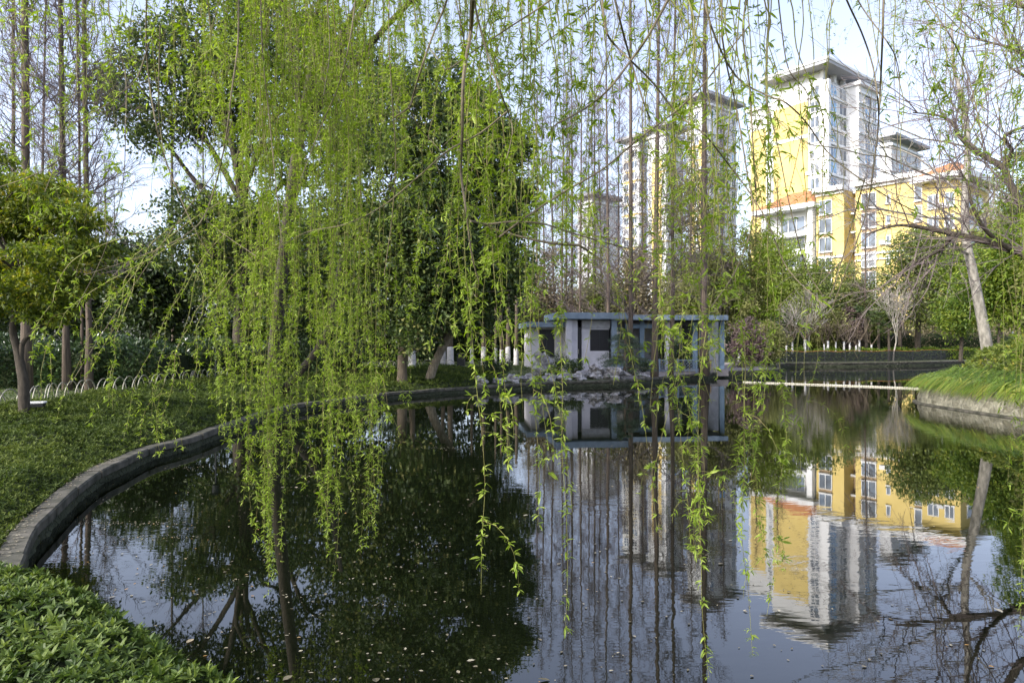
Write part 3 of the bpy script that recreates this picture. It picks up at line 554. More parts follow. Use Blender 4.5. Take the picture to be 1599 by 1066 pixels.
tag(undersheet('ground_cover_backing', cpoly, lambda v: chgt(v)-.07, 'under', step=.35), 'dark backing sheet, shade put into its colour, below the left azalea ground cover', 'ground cover', kind='stuff')  # underlay sheet, painted dark so gaps in the leaves read as shade
# foreground azalea bush
bp = np.array([(-2.70,3.62),(-2.02,3.32),(-1.52,2.98),(-1.18,2.70),(-.88,2.44),(-.62,2.20),(-.30,1.75),(-.20,1.0),(-.5,.35),(-3.5,.3),(-6.5,1.2),(-7,3.6),(-4.4,3.75),(-3.2,3.62)])
bp2 = spline(np.vstack([bp, bp[:1]]), 4)[:-1]
def pdist(P, Q):
    A = Q; B = np.roll(Q, -1, 0); d = np.full(len(P), 1e9)
    for i in range(len(A)):
        ab = B[i]-A[i]; t = np.clip(((P-A[i]) @ ab)/(ab @ ab+1e-12), 0, 1); d = np.minimum(d, np.hypot(*(P-A[i]-t[:,None]*ab).T))
    return d
def bh(P):
    d = pdist(P, bp2); return .30+.68*np.clip(d/.30, 0, 1)**.5+.055*nz2(P[:,0], P[:,1], 2.3)+.02*nz2(P[:,0], P[:,1], 6, 3)
base = (-2.0, 2.0, .25); t = thing('azalea_bush', 'rounded leafy azalea bush filling the lower left corner', 'bush', base)
N = 38000; P = np.column_stack([rng.uniform(-7, -.2, N), rng.uniform(.3, 3.9, N)]); P = P[inpoly(P, bp2) & (P[:,0] > -.8*P[:,1]-.8)]; h0 = bh(P); e = .05; nx = (bh(P+[e,0])-h0)/e; ny = (bh(P+[0,e])-h0)/e
print('bush shoots', len(P)); z = h0-rng.random(len(P))**2*.10
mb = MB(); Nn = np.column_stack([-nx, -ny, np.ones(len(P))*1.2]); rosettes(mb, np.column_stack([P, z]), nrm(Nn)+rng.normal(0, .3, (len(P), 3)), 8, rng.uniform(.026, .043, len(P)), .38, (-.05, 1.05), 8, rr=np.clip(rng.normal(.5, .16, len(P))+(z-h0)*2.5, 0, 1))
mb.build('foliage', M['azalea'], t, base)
o = undersheet('dark_backing', bp2, lambda v: bh(v)-.12, 'under', t, base, .15)  # closed sheet inside the bush, its dark colour imitating inner shade
# strap leaf border on the right wall
def straps(mb, P, dh, L, W, lift, r):
    N = len(P); T = np.linspace(0, 1, 6); up = np.array([0,0,1.]); s = nrm(np.cross(dh, up)); V = np.zeros((N, 6, 2, 3))
    for i, tt in enumerate(T):
        c = P+dh*(L*(tt*.25+.6*tt*tt))[:,None]+up*(L*(lift*tt-(lift+.45)*tt*tt*.95))[:,None]; w_ = W*(1-abs(2*tt-.8)**2.2*.55 if tt < .95 else .06)
        V[:,i,0] = c+s*w_[:,None]*.5; V[:,i,1] = c-s*w_[:,None]*.5
    b = (np.arange(N)*12)[:,None]; mb.add(V.reshape(-1, 3), np.concatenate([b+np.array([[2*i,2*i+1,2*i+3,2*i+2]]) for i in range(5)]), 0, np.repeat(r, 12))
idx = np.arange(nF*NS+14, (nR+1)*NS+1) % len(XY); run = XY[idx]; s_ = np.concatenate([[0], np.cumsum(np.hypot(*np.diff(run, axis=0).T))]); N = 26000
q = rng.random(N)*s_[-1]; inw = rng.random(N)**1.2*1.05+.05; A0 = np.column_stack([np.interp(q, s_, run[:,k]) for k in range(2)]); O = offs(XY, SG*1.0)[idx]; A1 = np.column_stack([np.interp(q, s_, O[:,k]) for k in range(2)]); dn = nrm(A1-A0); PP = A0+dn*inw[:,None]
keep = (PP[:,1] > 9) & (PP[:,0] < 24); PP = PP[keep]; dn = dn[keep]; inw = inw[keep]; k = len(PP); pz = gz(PP)+.05+.30*np.clip(inw/1.5, 0, 1)+rng.uniform(0, .12, k)
dh = np.column_stack([-dn+rng.normal(0, .33, (k, 2)), np.zeros(k)]); dh = nrm(dh); mb = MB(); straps(mb, np.column_stack([PP, pz]), dh, rng.uniform(.50, .90, k), rng.uniform(.016, .030, k), rng.uniform(.6, 1.15, k), np.clip(rng.normal(.5, .22, k)+(inw < .35)*.25, 0, 1))
tag(mb.build('strap_leaf_border', M['lily']), 'arching strap-leaved plants hanging over the pale stone wall on the right', 'border plants', kind='stuff')
N = 90000; P = np.column_stack([rng.uniform(13.5, 34, N), rng.uniform(10, 31, N)]); d, _ = sdist(P); P = P[(d > .95) & ~inpoly(P, XY) & (P[:,0] < .80*P[:,1]+2.5)]
def mh(P): d, _ = sdist(P); return gz(P)+(.55+.13*nz2(P[:,0], P[:,1], 1.1)+.09*nz2(P[:,0], P[:,1], 2.9, 2))*np.clip((d-.75)/.8, .35, 1)
h0 = mh(P); mb = MB(); rosettes(mb, np.column_stack([P, h0+rng.normal(0, .05, len(P))]), np.column_stack([-.3*np.ones(len(P)), -.3*np.ones(len(P)), np.ones(len(P))])+rng.normal(0, .4, (len(P), 3)), 6, .10, .5, (.0, .9), 4, rr=np.clip(.45+.3*nz2(P[:,0], P[:,1], 1.9, 5), 0, 1))
tag(mb.build('mound_shrubs', M['camphor2']), 'low clipped shrubs covering the mound on the right', 'ground cover', kind='stuff')
mp_ = offs(XY, SG*1.15)[idx]; undP = np.vstack([mp_[mp_[:,1] > 9], [(34,9),(34,26)]])
N = 60000; P = np.column_stack([rng.uniform(-24, 3, N), rng.uniform(12, 45, N)]); P = P[~inpoly(P, cpoly) & ~inpoly(P, XY)]; d, _ = sdist(P); P = P[(d > 1) & (P[:,0] > -.8*P[:,1]-1)]
mb = MB(); mb.leaves(np.column_stack([P, gz(P)-.01]), rdir(len(P), 1.6), rdir(len(P)), rng.uniform(.06, .16, len(P)), .022, 0); tag(mb.build('lawn_grass', M['grass']), 'shaded lawn grass behind the hoop fence', 'grass', kind='stuff')
# floating leaves and petals on the water
N = 2900; px = rng.uniform(0, 1600, N); py = 560+rng.random(N)**1.9*506; D = CH*F/(py-HY); P = np.column_stack([gx(px, D), D]); w_ = np.clip(1.25-np.abs(px-420)/900, .25, 1)
P = P[(rng.random(N) < w_)]; dd, _ = sdist(P); P = P[inpoly(P, XY) & (dd > .12)]; k = len(P)
mb = MB(); L = rng.uniform(.012, .034, k)*(1+(rng.random(k) < .05)*1.2); a = rng.uniform(0, 6.28, k); dv = np.column_stack([np.cos(a), np.sin(a), rng.normal(0, .03, k)]); sv = np.column_stack([-np.sin(a), np.cos(a), rng.normal(0, .06, k)])
mb.leaves(np.column_stack([P, np.full(k, .004)]), dv, sv, L, L*rng.uniform(.35, .8, k), 0, None, 8, -.1)
for cx_, cy_, n_ in [(165,817,60),(225,818,40),(300,730,40),(255,840,30),(480,745,40),(430,705,50),(560,640,60),(700,700,60)]:   # small rafts of petals and scum
    D0 = CH*F/(cy_-HY); c0 = np.array((gx(cx_, D0), D0)); q = c0+rng.normal(0, 1, (n_, 2))*np.array([.16,.05])*D0/6; a = rng.uniform(0, 6.28, n_); mb.leaves(np.column_stack([q, np.full(n_, .004)]), np.column_stack([np.cos(a), np.sin(a), np.zeros(n_)]), np.column_stack([-np.sin(a), np.cos(a), np.zeros(n_)]), rng.uniform(.012, .03, n_), .012, 0, None, 8, -.1)
tag(mb.build('floating_leaves', M['litter']), 'pale fallen leaves and petals scattered over the dark water', 'fallen leaves', kind='stuff')
# fallen leaves on the coping near the camera
N = 260; ix = rng.integers(0, 5*NS, N); f = rng.uniform(.03, .4, N); Pc = offs(XY, SG*.03)[ix]*(1-f[:,None])+offs(XY, SG*.42)[ix]*f[:,None]
mb = MB(); a = rng.uniform(0, 6.28, N); mb.leaves(np.column_stack([Pc, cl[ix, 2]+.012]), np.column_stack([np.cos(a), np.sin(a), np.full(N, .1)]), np.column_stack([-np.sin(a), np.cos(a), np.zeros(N)]), rng.uniform(.02, .05, N), .016, 0, rng.uniform(.2, 1, N)); tag(mb.build('leaf_litter', M['litter']), 'dry leaf litter lying on the near coping', 'leaf litter', kind='stuff')

# ---------------------------------------------------------------- bare trees on the right
def limbpath(mb, pts, r0, r1, n=7): 
    P = spline([at(*p) for p in pts], 5); mb.tube(P, np.linspace(r0, r1, len(P)), n); return P
D = 22.0; xb = gx(1546, D); base = np.array((xb, D, ground(xb, D)-.05)); t = thing('bare_tree', 'pale leaning bare tree growing from the mound on the right', 'tree', base); mb = MB(); out = []
TP = spline([base, at(1540,535,D), at(1530,480,D), at(1518,420,D), at(1509,375,D), at(1507,320,D), at(1511,240,D), at(1509,190,D), at(1500,145,D), at(1490,105,D), at(1486,40,D)], 6)
mb.tube(TP, np.linspace(.19, .035, len(TP)), 10)
for f, tx in [(.36,(1470,400)),(.42,(1560,330)),(.46,(1440,300)),(.52,(1390,250)),(.58,(1570,200)),(.62,(1400,180)),(.66,(1560,120)),(.70,(1420,120)),(.74,(1550,60)),(.78,(1440,60)),(.84,(1530,0)),(.9,(1460,10)),(.55,(1350,310)),(.48,(1330,350))]:
    p = TP[int(f*(len(TP)-1))]; g_ = at(tx[0], tx[1], D+rng.uniform(-2.5, 2.5)); d = nrm(g_-p+np.array([0,0,.3])); grow(out, p, d, np.linalg.norm(g_-p)*.75, .060*(1.25-f), 3, .5, .10, 2)
mb.build('trunk', M['palebark'], t, base, smooth=True); mb = MB(); segmesh(mb, out, 4, .0055); mb.build('branches', M['palebark'], t, base)
base = np.array((14.9, 13.2, ground(14.9, 13.2)-.05)); t = thing('bare_tree', 'dark bare tree reaching in from the right edge with long crooked limbs', 'tree', base); mb = MB(); out = []
crotch = np.array((14.6, 13.5, 3.6)); mb.tube(spline([base, (14.8,13.3,2), crotch, (14.2,13.8,6.5), (13.8,14,9.5)], 5), np.linspace(.30, .10, 21), 10)
LP = [([(1700,385,14.6),(1620,398,15),(1590,392,15.4),(1545,378,15.7),(1500,368,16),(1450,357,16.3),(1400,352,16.6),(1352,366,17)], .13, .02),
 ([(1580,392,15.4),(1540,360,15.2),(1518,320,15),(1510,285,15),(1490,255,15)], .055, .012),
 ([(1700,330,14.4),(1610,330,14.8),(1578,290,15),(1566,262,15.2),(1540,246,15.5),(1513,228,15.7),(1495,208,15.9),(1488,192,16),(1464,180,16.2),(1425,176,16.4)], .10, .015),
 ([(1490,366,16),(1465,392,16.3),(1430,410,16.6),(1405,428,17)], .05, .01), ([(1566,262,15.2),(1580,236,15),(1568,215,14.8),(1596,200,14.6),(1640,205,14.5)], .05, .02),
 ([(1700,80,14),(1620,96,14.6),(1590,80,15),(1560,70,15.3),(1515,60,15.7)], .07, .01), ([(1750,200,14),(1660,150,14.4),(1600,120,14.8),(1570,100,15)], .06, .01), ([(1700,20,14.2),(1620,20,14.6),(1560,-10,15),(1480,-20,15.4)], .06, .01)]
for k, (pts, r0, r1) in enumerate(LP):
    if pts[0][0] >= 1700: a0 = crotch if k < 4 else np.array((14.1,13.85,6.8)) if k < 7 else np.array((13.85,13.95,9)); P0 = spline([a0, (a0+at(*pts[0]))/2+np.array([0,0,.2]), at(*pts[0])], 4); mb.tube(P0, np.linspace(r0*1.3, r0, len(P0)), 7)
    P = limbpath(mb, pts, r0, r1)
    for i in range(2, len(P), 2 if k in (0,2,5,7) else 3):
        for _ in range(2):
            d = nrm((P[i]-P[i-1])/np.linalg.norm(P[i]-P[i-1])*.7+rng.normal(0, .6, 3)+np.array([0,0,.25 if k not in (3,) else -.1])); grow(out, P[i], d, rng.uniform(.7, 1.5), .017, 2, .6, .05, 2)
mb.build('trunk', M['bark'], t, base, smooth=True); mb = MB(); segmesh(mb, out, 3, .0035); mb.build('branches', M['twig'], t, base)
for (px, D, dx, lab) in [(1262,52,-1,'small grey bare tree left of the yellow low block'),(1395,50,1,'small grey bare tree before the yellow facade')]:
    x = gx(px, D); base = np.array((x, D if D > 54.5 else 57, 0)); base[0] = gx(px, base[1]); base[2] = ground(base[0], base[1])-.05; t = thing('bare_tree', lab, 'tree', base); out = []
    grow(out, base.copy(), np.array([.05*dx,0,1.]), 2.4, .08, 4, .5, .15, 3, .08); mb = MB(); segmesh(mb, out, 4, .012); mb.build('branches', M['palebark'], t, base)

# ---------------------------------------------------------------- palms
def palm_mesh(h):
    mt_, mc = MB(), MB(); mt_.tube(spline([(0,0,0),(.04,0,h*.5),(0,.03,h)], 5), np.linspace(.16, .13, 11), 8); P=[];Dd=[];S=[];L=[]
    for k in range(30):
        az = rng.uniform(0, 6.28); el = rng.uniform(-.6, 1.1); d = np.array([math.cos(az)*math.cos(el), math.sin(az)*math.cos(el), math.sin(el)]); hub = np.array([0,0,h])+d*.75; mt_.segs([[0,0,h]], [hub], .014, .010)
        sd = nrm(np.cross(d, [0,0,1.])); u = np.cross(sd, d)
        for a in np.linspace(-1.35, 1.35, 15): P.append(hub); Dd.append(d*math.cos(a)+sd*math.sin(a)-np.array([0,0,.15])); S.append(u+rng.normal(0, .3, 3)); L.append(.62*(1-.2*abs(a)))
    mc.leaves(P, np.array(Dd), np.array(S), np.array(L), .05, 0, None, 4, .2); return mt_, mc
a_, b_ = palm_mesh(3.6); PT = None
for k, (px, D, s, lab) in enumerate([(1352,59,1.05,'fan palm beside the reddish shrub, leftmost of the palms'),(1372,61,.9,'middle fan palm with dark trunk on the far bank'),(1388,58,.75,'shortest fan palm on the far bank'),(1405,60,1.15,'tallest fan palm, rightmost of the group')]):
    p = (gx(px, D), D, ground(gx(px, D), D)-.05)
    if PT is None: PT = thing('fan_palm', lab, 'palm', p, group='fan palms on the far bank'); a_.build('trunk', M['bark'], PT); b_.build('crown', M['palm'], PT); PT.scale = (s,s,s)
    else: dup(PT, p, rng.uniform(0, 6), s, lab)

# ---------------------------------------------------------------- whitewashed trees
W0 = None
def wtree(px, D, w, lab, hw, H=7, group='trees with whitewashed trunks'):
    global W0
    x = gx(px, D); p = (x, D, ground(x, D)-.05)
    if W0 is None:
        W0 = thing('whitewashed_tree', lab, 'tree', p, group=group); mb = MB(); mb.tube(spline([(0,0,0),(.02,0,.5),(-.02,0,.99)], 3), np.linspace(.55, .47, 7), 9); mb.build('whitewash', M['lime'], W0, smooth=True)
        mb = MB(); mb.tube(spline([(-.02,0,.95),(.1,0,2.5),(0,.1,4.5)], 3), np.linspace(.44, .25, 7), 8); mb.build('trunk', M['bark2'], W0, smooth=True)
    r = W0 if W0['label'] == lab else dup(W0, p, rng.uniform(0, 6), 1, lab); r.scale = (w/F*D/1.02, w/F*D/1.02, hw); r['group'] = group; return r
for px, D, w, hw, lab in [(643,37.5,12,.9,'thick whitewashed trunk right beside the straight camphor trunk'),(703,41,11,1.1,'whitewashed trunk visible right of the leaning camphor trunk'),(692,42,8,1.05,'whitewashed trunk touching the left side of the one behind the leaning camphor'),
   (737,42,6,1.1,'slim whitewashed trunk left of the dark litter bin gap'),(755,41,8,1.1,'whitewashed trunk above the single pale boulder'),(774,42,5,1.1,'thin whitewashed trunk, second right of the boulder'),(783,41.5,6,1.0,'thin whitewashed trunk, third right of the boulder'),(793,40,8,1.15,'whitewashed trunk left of the pavilion wing'),(806,41,8,1.1,'whitewashed trunk touching the pavilion wing')]:
    wtree(px, D, w, lab, hw)
S0 = None
def sapling(px, D, w, lab, sc=1.0):
    global S0
    x = gx(px, D); p = np.array((x, D, ground(x, D)-.05))
    if S0 is None:
        S0 = thing('whitewashed_sapling', lab, 'tree', p, group='whitewashed saplings on the far bank'); mb = MB(); mb.tube([(0,0,0),(.01,0,.8),(0,.01,1.78)], [.10,.09,.085], 8); mb.build('whitewash', M['lime'], S0)
        out = []; 
        for k in range(4): grow(out, np.array([0,0,1.75]), nrm(np.array([rng.normal(0,.5), rng.normal(0,.5), 1.])), 1.0, .05, 2, .6, .15, 2)
        mb = MB(); segmesh(mb, out, 3, .012); mb.build('branches', M['bark2'], S0)
    else: S0_ = dup(S0, p, rng.uniform(0, 6), (w, w, sc), lab); return S0_
    S0.scale = (w, w, sc)
for k, (px, w) in enumerate([(1154,1.3),(1163,1),(1205,1.2),(1228,1.1),(1237,1.2),(1257,1.5),(1287,.9),(1293,1.4),(1305,1),(1318,1.2),(1327,1.1),(1337,1.2),(1342,1.3),(1361,1.1)]):
    sapling(px, 55.6+(px-1200)*.019 if px > 1200 else 50, w*.75, 'whitewashed sapling stem on the far bank, %s from the left' % ORD[k], rng.uniform(.74, 1.04))

# ---------------------------------------------------------------- hoop fence, lamp, bin, light box
L_ = np.concatenate([[0], np.cumsum(np.hypot(*np.diff(fence, axis=0).T))]); fo = np.array((*fence[12], 0)); fo[2] = ground(fo[0], fo[1]); t = thing('hoop_fence', 'low fence of overlapping metal hoops along the left bank', 'fence', fo)
sp = .34; s = 3.6; cnt = 0
while s < L_[-1]-1 and cnt < 98:
    p = np.array([np.interp(s, L_, fence[:,0]), np.interp(s, L_, fence[:,1])]); q = np.array([np.interp(s+.62, L_, fence[:,0]), np.interp(s+.62, L_, fence[:,1])]); z = ground(*p); d = q-p; side = nrm(np.array([-d[1], d[0]]))*(.03 if cnt % 2 else -.03)
    A = np.linspace(0, math.pi, 13); X = p+d/2+side-np.cos(A)[:,None]*d/2; mb = MB(); mb.tube(np.column_stack([X, z-.02+np.sin(A)*.50]), .0135, 6); mb.build('hoop', M['steel'], t, fo, smooth=True); s += sp if cnt % 3 else sp*1.5; cnt += 1
p = np.array((gx(337, 23.5), 23.5, 0)); p[2] = ground(p[0], p[1]); t = thing('park_lamp', 'thin black lamp post on the lawn behind the hoop fence', 'lamp post', p)
mb = MB(); mb.tube([(0,0,0),(0,0,.25)], [.07,.055], 10); mb.tube([(0,0,.25),(0,0,2.35)], [.035,.028], 10); mb.build('post', M['black'], t); mb = MB(); mb.tube([(0,0,2.35),(0,0,2.42),(0,0,2.44),(0,0,2.66),(0,0,2.68),(0,0,2.74)], [.03,.12,.10,.13,.19,.02], 12); mb.build('lantern', M['black'], t)
p = np.array((gx(720, 36), 36, 0)); p[2] = ground(p[0], p[1]); t = thing('litter_bin', 'dark litter bin on the lawn right of the leaning camphor tree', 'bin', p)
mb = MB(); mb.box((-.2,-.2,.05),(.2,.2,.72)); mb.box((-.16,-.16,0),(.16,.16,.05)); mb.build('body', M['black'], t); mb = MB(); mb.box((-.23,-.23,.722),(.23,.23,.78)); mb.box((-.12,-.12,.78),(.12,.12,.82)); mb.build('lid', M['black'], t)
D = 13.6; p = np.array((gx(57, D), D, 0)); p[2] = ground(p[0], p[1]); t = thing('garden_light', 'flat white-topped garden light box beside the forked trunk', 'garden light', p)
mb = MB(); mb.box((-.03,-.03,0),(.03,.03,.26)); mb.box((-.14,-.10,.26),(.14,.10,.33)); mb.build('housing', M['black'], t); mb = MB(); mb.box((-.15,-.11,.332),(.15,.11,.36)); o = mb.build('cover', M['white'], t)
t.rotation_euler = (0, 0, .3)
# netting on the far bank
idx = np.arange((nP+2)*NS, (nF)*NS+1) % len(XY); NP_ = offs(XY, SG*.9)[idx]; z = np.array([ground(*q) for q in NP_]); o0 = np.array((*NP_[0], z[0])); t = thing('netting_fence', 'black netting stretched on thin posts along the far bank', 'fence', o0)
m, n, l, b = mat('black_netting'); b.inputs['Base Color'].default_value = (.012,.012,.014,1); tr = n.new('ShaderNodeBsdfTransparent'); mx = n.new('ShaderNodeMixShader'); mx.inputs[0].default_value = .72; l.new(tr.outputs[0], mx.inputs[1]); l.new(b.outputs[0], mx.inputs[2]); l.new(mx.outputs[0], n['Material Output'].inputs[0])
mb = MB(); k = len(NP_); i = np.arange(k-1); sagg = .04*np.sin(np.arange(k)*1.3); mb.add(np.concatenate([np.column_stack([NP_, z]), np.column_stack([NP_, z+.85+sagg])]), np.stack([i, i+1, k+i+1, k+i], -1)); mb.build('netting', m, t, o0)
for q in range(0, k, 3): mb = MB(); mb.tube([(*NP_[q], z[q]-.1), (*NP_[q], z[q]+.93)], .025, 6); mb.build('post', M['black'], t, o0)
mb = MB(); mb.tube(np.column_stack([NP_, z+.87+sagg]), .016, 5); mb.build('cord', M['orange'], t, o0)
# float boom
P0 = np.array((gx(1160, 33.4), 33.4, .02)); P1 = np.array((19.8, 26.6, .02)); t = thing('float_boom', 'string of pale floats stretched across the channel', 'float line', P0); mb = MB(); s = np.linspace(0, 1, 30); PP = P0+(P1-P0)*s[:,None]+np.column_stack([np.zeros(30), .25*np.sin(s*3.14), np.zeros(30)])
mb.tube(PP, .02, 6); mb.build('rope', M['rope'], t, P0); mb = MB(); n_ = 118
for i in range(n_):
    s0 = (i+.12)/n_; s1 = (i+.85)/n_; I = lambda q: np.array([np.interp(q, s, PP[:,k]) for k in range(3)]); mb.tube([I(s0), I(s0+(s1-s0)*.2), I(s0+(s1-s0)*.8), I(s1)], [.022,.038,.038,.022], 7)
mb.build('float_string', M['rope'], t, P0)
# ---------------------------------------------------------------- rocks
def rock(px, D, w, h, lab, holes=1.0, seed=0, z=None, dep=.8):
    x = gx(px, D); zz = ground(x, D) if z is None else z; p = (x, D, zz); R = np.random.default_rng(seed); me = bpy.data.meshes.new('rock'); import bmesh
    bm = bmesh.new(); bmesh.ops.create_icosphere(bm, subdivisions=4, radius=1); ph = R.uniform(0, 6.28, 9)
    for v in bm.verts:
        c = v.co; f = 1+holes*(.20*math.sin(c.x*3.1+ph[0])*math.cos(c.y*2.7+ph[1])+.16*math.sin(c.z*4.3+c.x*2+ph[2])+.13*abs(math.sin(c.x*6+ph[3])*math.sin(c.z*7+ph[4]))*-1.6+.06*math.sin(c.y*9+c.z*8+ph[5])+.04*math.sin(c.x*15+ph[6])*math.sin(c.z*14+ph[7]))
        v.co = c*f
    zs = [v.co.z for v in bm.verts]; lo, hi = min(zs), max(zs)
    for v in bm.verts: v.co = Vector((v.co.x*w/2, v.co.y*w/2*dep, (v.co.z-lo)/(hi-lo)*h*1.15-.15*h))
    bm.to_mesh(me); bm.free(); me.materials.append(M['rock'] if holes >= 1 else M['rock']); o = bpy.data.objects.new('rock', me); SC.collection.objects.link(o); o.location = p; return tag(o, lab, 'rock', 'garden rocks along the water')
for a in [(752,27.6,.55,.42,'single pale boulder on the edge left of the pavilion',1,1),(932,31.6,.95,.70,'largest pale pitted rock in front of the pavilion window',1.5,2),(958,31.4,.85,.62,'pale pitted rock just right of the largest one',1.7,3),(975,31.8,.6,.45,'small pale rock at the right end of the rock group',1.4,4),
   (905,31.0,.7,.42,'low grey rock left of the largest pitted rock',1,5),(880,30.6,.8,.38,'flat grey rock under the bright pavilion column',1,6),(846,31.5,.75,1.25,'tall standing scholar rock before the left wing',1.6,7),(826,29.4,.8,.4,'low grey rock below the left pavilion wing',1,8),(800,29.0,.7,.38,'low grey rock right of the single boulder',1,9),(778,28.4,.6,.25,'flat dark rock beside the single boulder',1,10),(858,30.2,.6,.36,'small grey rock at the foot of the standing rock',1,11),(1003,32.8,.7,.3,'low rock at the foot of the blue-green conifer',1,12)]: rock(*a[:5], a[5], a[6])
def smallbush(name, lab, cat, px, D, wpx, top, lm, n=70, per=26, leaf=.07, cr=.16, kind=4, aspect=.5):
    x = gx(px, D); z0 = ground(x, D)-.03; w = wpx/F*D/2; zt = CH-(top-HY)/F*D; h = zt-z0; base = (x, D, z0); t = thing(name, lab, cat, base); mb = MB(); mc = MB(); L = []
    for k in range(5): a = k*1.3; L.append((x+math.cos(a)*w*.45, D+math.sin(a)*w*.45, z0+h*rng.uniform(.35, .7), w*.55, w*.5, h*.32))
    for q in L: mb.tube(spline([base, (np.array(base)+np.array(q[:3]))/2+[0,0,.05], q[:3]], 3), np.linspace(.035, .01, 7), 5)
    mb.build('stems', M['bark'], t, base); crown(mc, L, n, per, leaf, cr, aspect, flat=.8, shell=.3, kind=kind); mc.build('foliage', M[lm], t, base)
smallbush('shrub','dark rounded shrub between the boulder and the standing rock','shrub',775,30.5,60,556,'dark',100,28,.07,.16)
smallbush('shrub','green shrub in front of the left pavilion wing','shrub',870,32.4,50,552,'camphor',90,28,.06,.16)
smallbush('shrub','low yellow-flecked shrub near the tall standing rock','shrub',853,31,26,580,'photinia',34,22,.06,.12)
smallbush('shrub','round leafy shrub covering the foot of the bright pavilion column','shrub',897,31.6,34,560,'camphor',70,26,.06,.14)
smallbush('shrub','leafy shrub behind the lattice railing','shrub',1040,38.5,48,520,'camphor',120,28,.08,.2)
smallbush('shrub','broad leafy shrub behind the right half of the railing','shrub',1076,38.6,40,532,'hedge',100,28,.08,.2)
smallbush('shrub','dark shrub at the foot of the blue-green conifer','shrub',1004,35.0,34,560,'dark',60,26,.06,.15)
smallbush('shrub','dead brown bush on the paved point','shrub',1160,41.5,40,562,'brown',70,24,.06,.15)
# small spreading conifer
D = 33; x = gx(985, D)+.1; base = (x-.5, D-.6, ground(x, D)); t = thing('small_conifer', 'spreading blue-green conifer in front of the gap between the roofs', 'tree', base); mb = MB(); mc = MB(); b0 = np.array(base); mb.tube([b0, b0+[0.05,0,2.3]], [.09,.02], 7)
for k in range(46):
    f = rng.random(); az = rng.uniform(0, 6.28); p = b0+[0,0,.35+f*1.95]; L = (1.55*(1-f)**.8+.2); e = p+[math.cos(az)*L, math.sin(az)*L, .05-.15*L]; Pn = spline([p, (p+e)/2+[0,0,.08], e], 3); mb.tube(Pn, np.linspace(.02, .005, len(Pn)), 4)
    N = 120; tt = rng.uniform(.15, 1, N); q = np.column_stack([np.interp(tt*6, np.arange(7), Pn[:,c]) for c in range(3)])+rng.normal(0, .05, (N,3))*[1,1,.5]; mc.leaves(q, rdir(N)+np.array([0,0,.1])+nrm(e-p)*.6, rdir(N), rng.uniform(.08, .16, N), .022, 0)
mb.build('trunk', M['bark2'], t, base); mc.build('needles', M['blue'], t, base)
# ---------------------------------------------------------------- pavilion
th = math.radians(5); O = np.array((gx(868, 35.2), 35.2)); U = np.array((math.cos(th), math.sin(th))); Vv = np.array((-math.sin(th), math.cos(th)))
def tl(px, w=0):
    k = (px-CX)/F; o = O+Vv*w; return (o[0]-k*o[1])/(k*U[1]-U[0])
fz = ground(*(O+U*2+Vv*2))+.10
t = thing('pavilion', 'flat-roofed lilac-white lakeside pavilion with blue-grey roof edges and columns', 'pavilion', (O[0], O[1], 0), th)
def bx(name, mt, *bs, par=t):
    mb = MB()
    for (a, b_) in bs: mb.box(a, b_)
    return mb.build(name, M[mt] if isinstance(mt, str) else mt, par)
Z1 = 3.50
bx('floor_slab', 'paving', ((tl(812,1.2)-.2,-.1,.1),(tl(985,.5)+.1,6.2,fz)), ((tl(985,.5)+.1,1.5,.1),(tl(1132,2),6.2,fz)))
r1 = tl(984)
bx('roof', 'fascia', ((0,0,Z1-.33),(r1,4.6,Z1))); bx('soffit', 'col', ((.15,.15,Z1-.36),(r1-.15,4.4,Z1-.332)))
# main room walls: front wall with window, door opening on the left
xa, xb, xc, xd, xe = tl(884,.5), tl(902,.5), tl(909,.5), tl(954,.5), tl(963,.5); w0, w1 = tl(922,.5), tl(953,.5); wz0, wz1 = 1.50, 2.62
bx('wall', 'plaster', ((xa,.5,fz),(xb,.75,Z1-.36)), ((xc,.6,fz),(w0,.78,Z1-.36)), ((w0,.6,fz),(w1-.05,.78,wz0)), ((w0,.6,wz1),(w1-.05,.78,Z1-.36)), ((xa,.75,fz),(xa+.2,4.3,Z1-.36)), ((xa+.2,4.1,fz),(xe,4.3,Z1-.36)), ((xe-.2,.8,fz),(xe,4.1,Z1-.36)))
bx('lintel_band', 'groof', ((xc,.56,wz1+.05),(w1,.598,Z1-.37)))
d_ = bx('door', 'dk', ((xb+.004,.66,fz),(xc-.004,.72,2.75))); bx('handle', 'steel', ((xb+.06,.63,1.35),(xb+.09,.658,1.6)), par=d_)
wn_ = bx('window', 'black', ((w0,.62,wz0),(w0+.05,.70,wz1)), ((w1-.1,.62,wz0),(w1-.05,.70,wz1)), ((w0+.05,.62,wz0),(w1-.1,.70,wz0+.05)), ((w0+.05,.62,wz1-.05),(w1-.1,.70,wz1)), (((w0+w1)/2-.04,.62,wz0+.05),((w0+w1)/2,.70,wz1-.05)))
bx('pane', 'dk', ((w0+.05,.66,wz0+.05),((w0+w1)/2-.04,.68,wz1-.05)), (((w0+w1)/2,.66,wz0+.05),(w1-.1,.68,wz1-.05)), par=wn_)
for a, b_ in [(tl(884,.3), tl(893,.3))]: bx('column', 'plaster', ((a,.25,fz),(b_,.498,Z1-.36)))
bx('column', 'fascia', ((tl(955,.3),.25,fz),(tl(963,.3),.498,Z1-.36))); bx('planter_block', 'fascia', ((tl(964,.2),.1,fz-.05),(tl(973,.2),.5,fz+.42)))
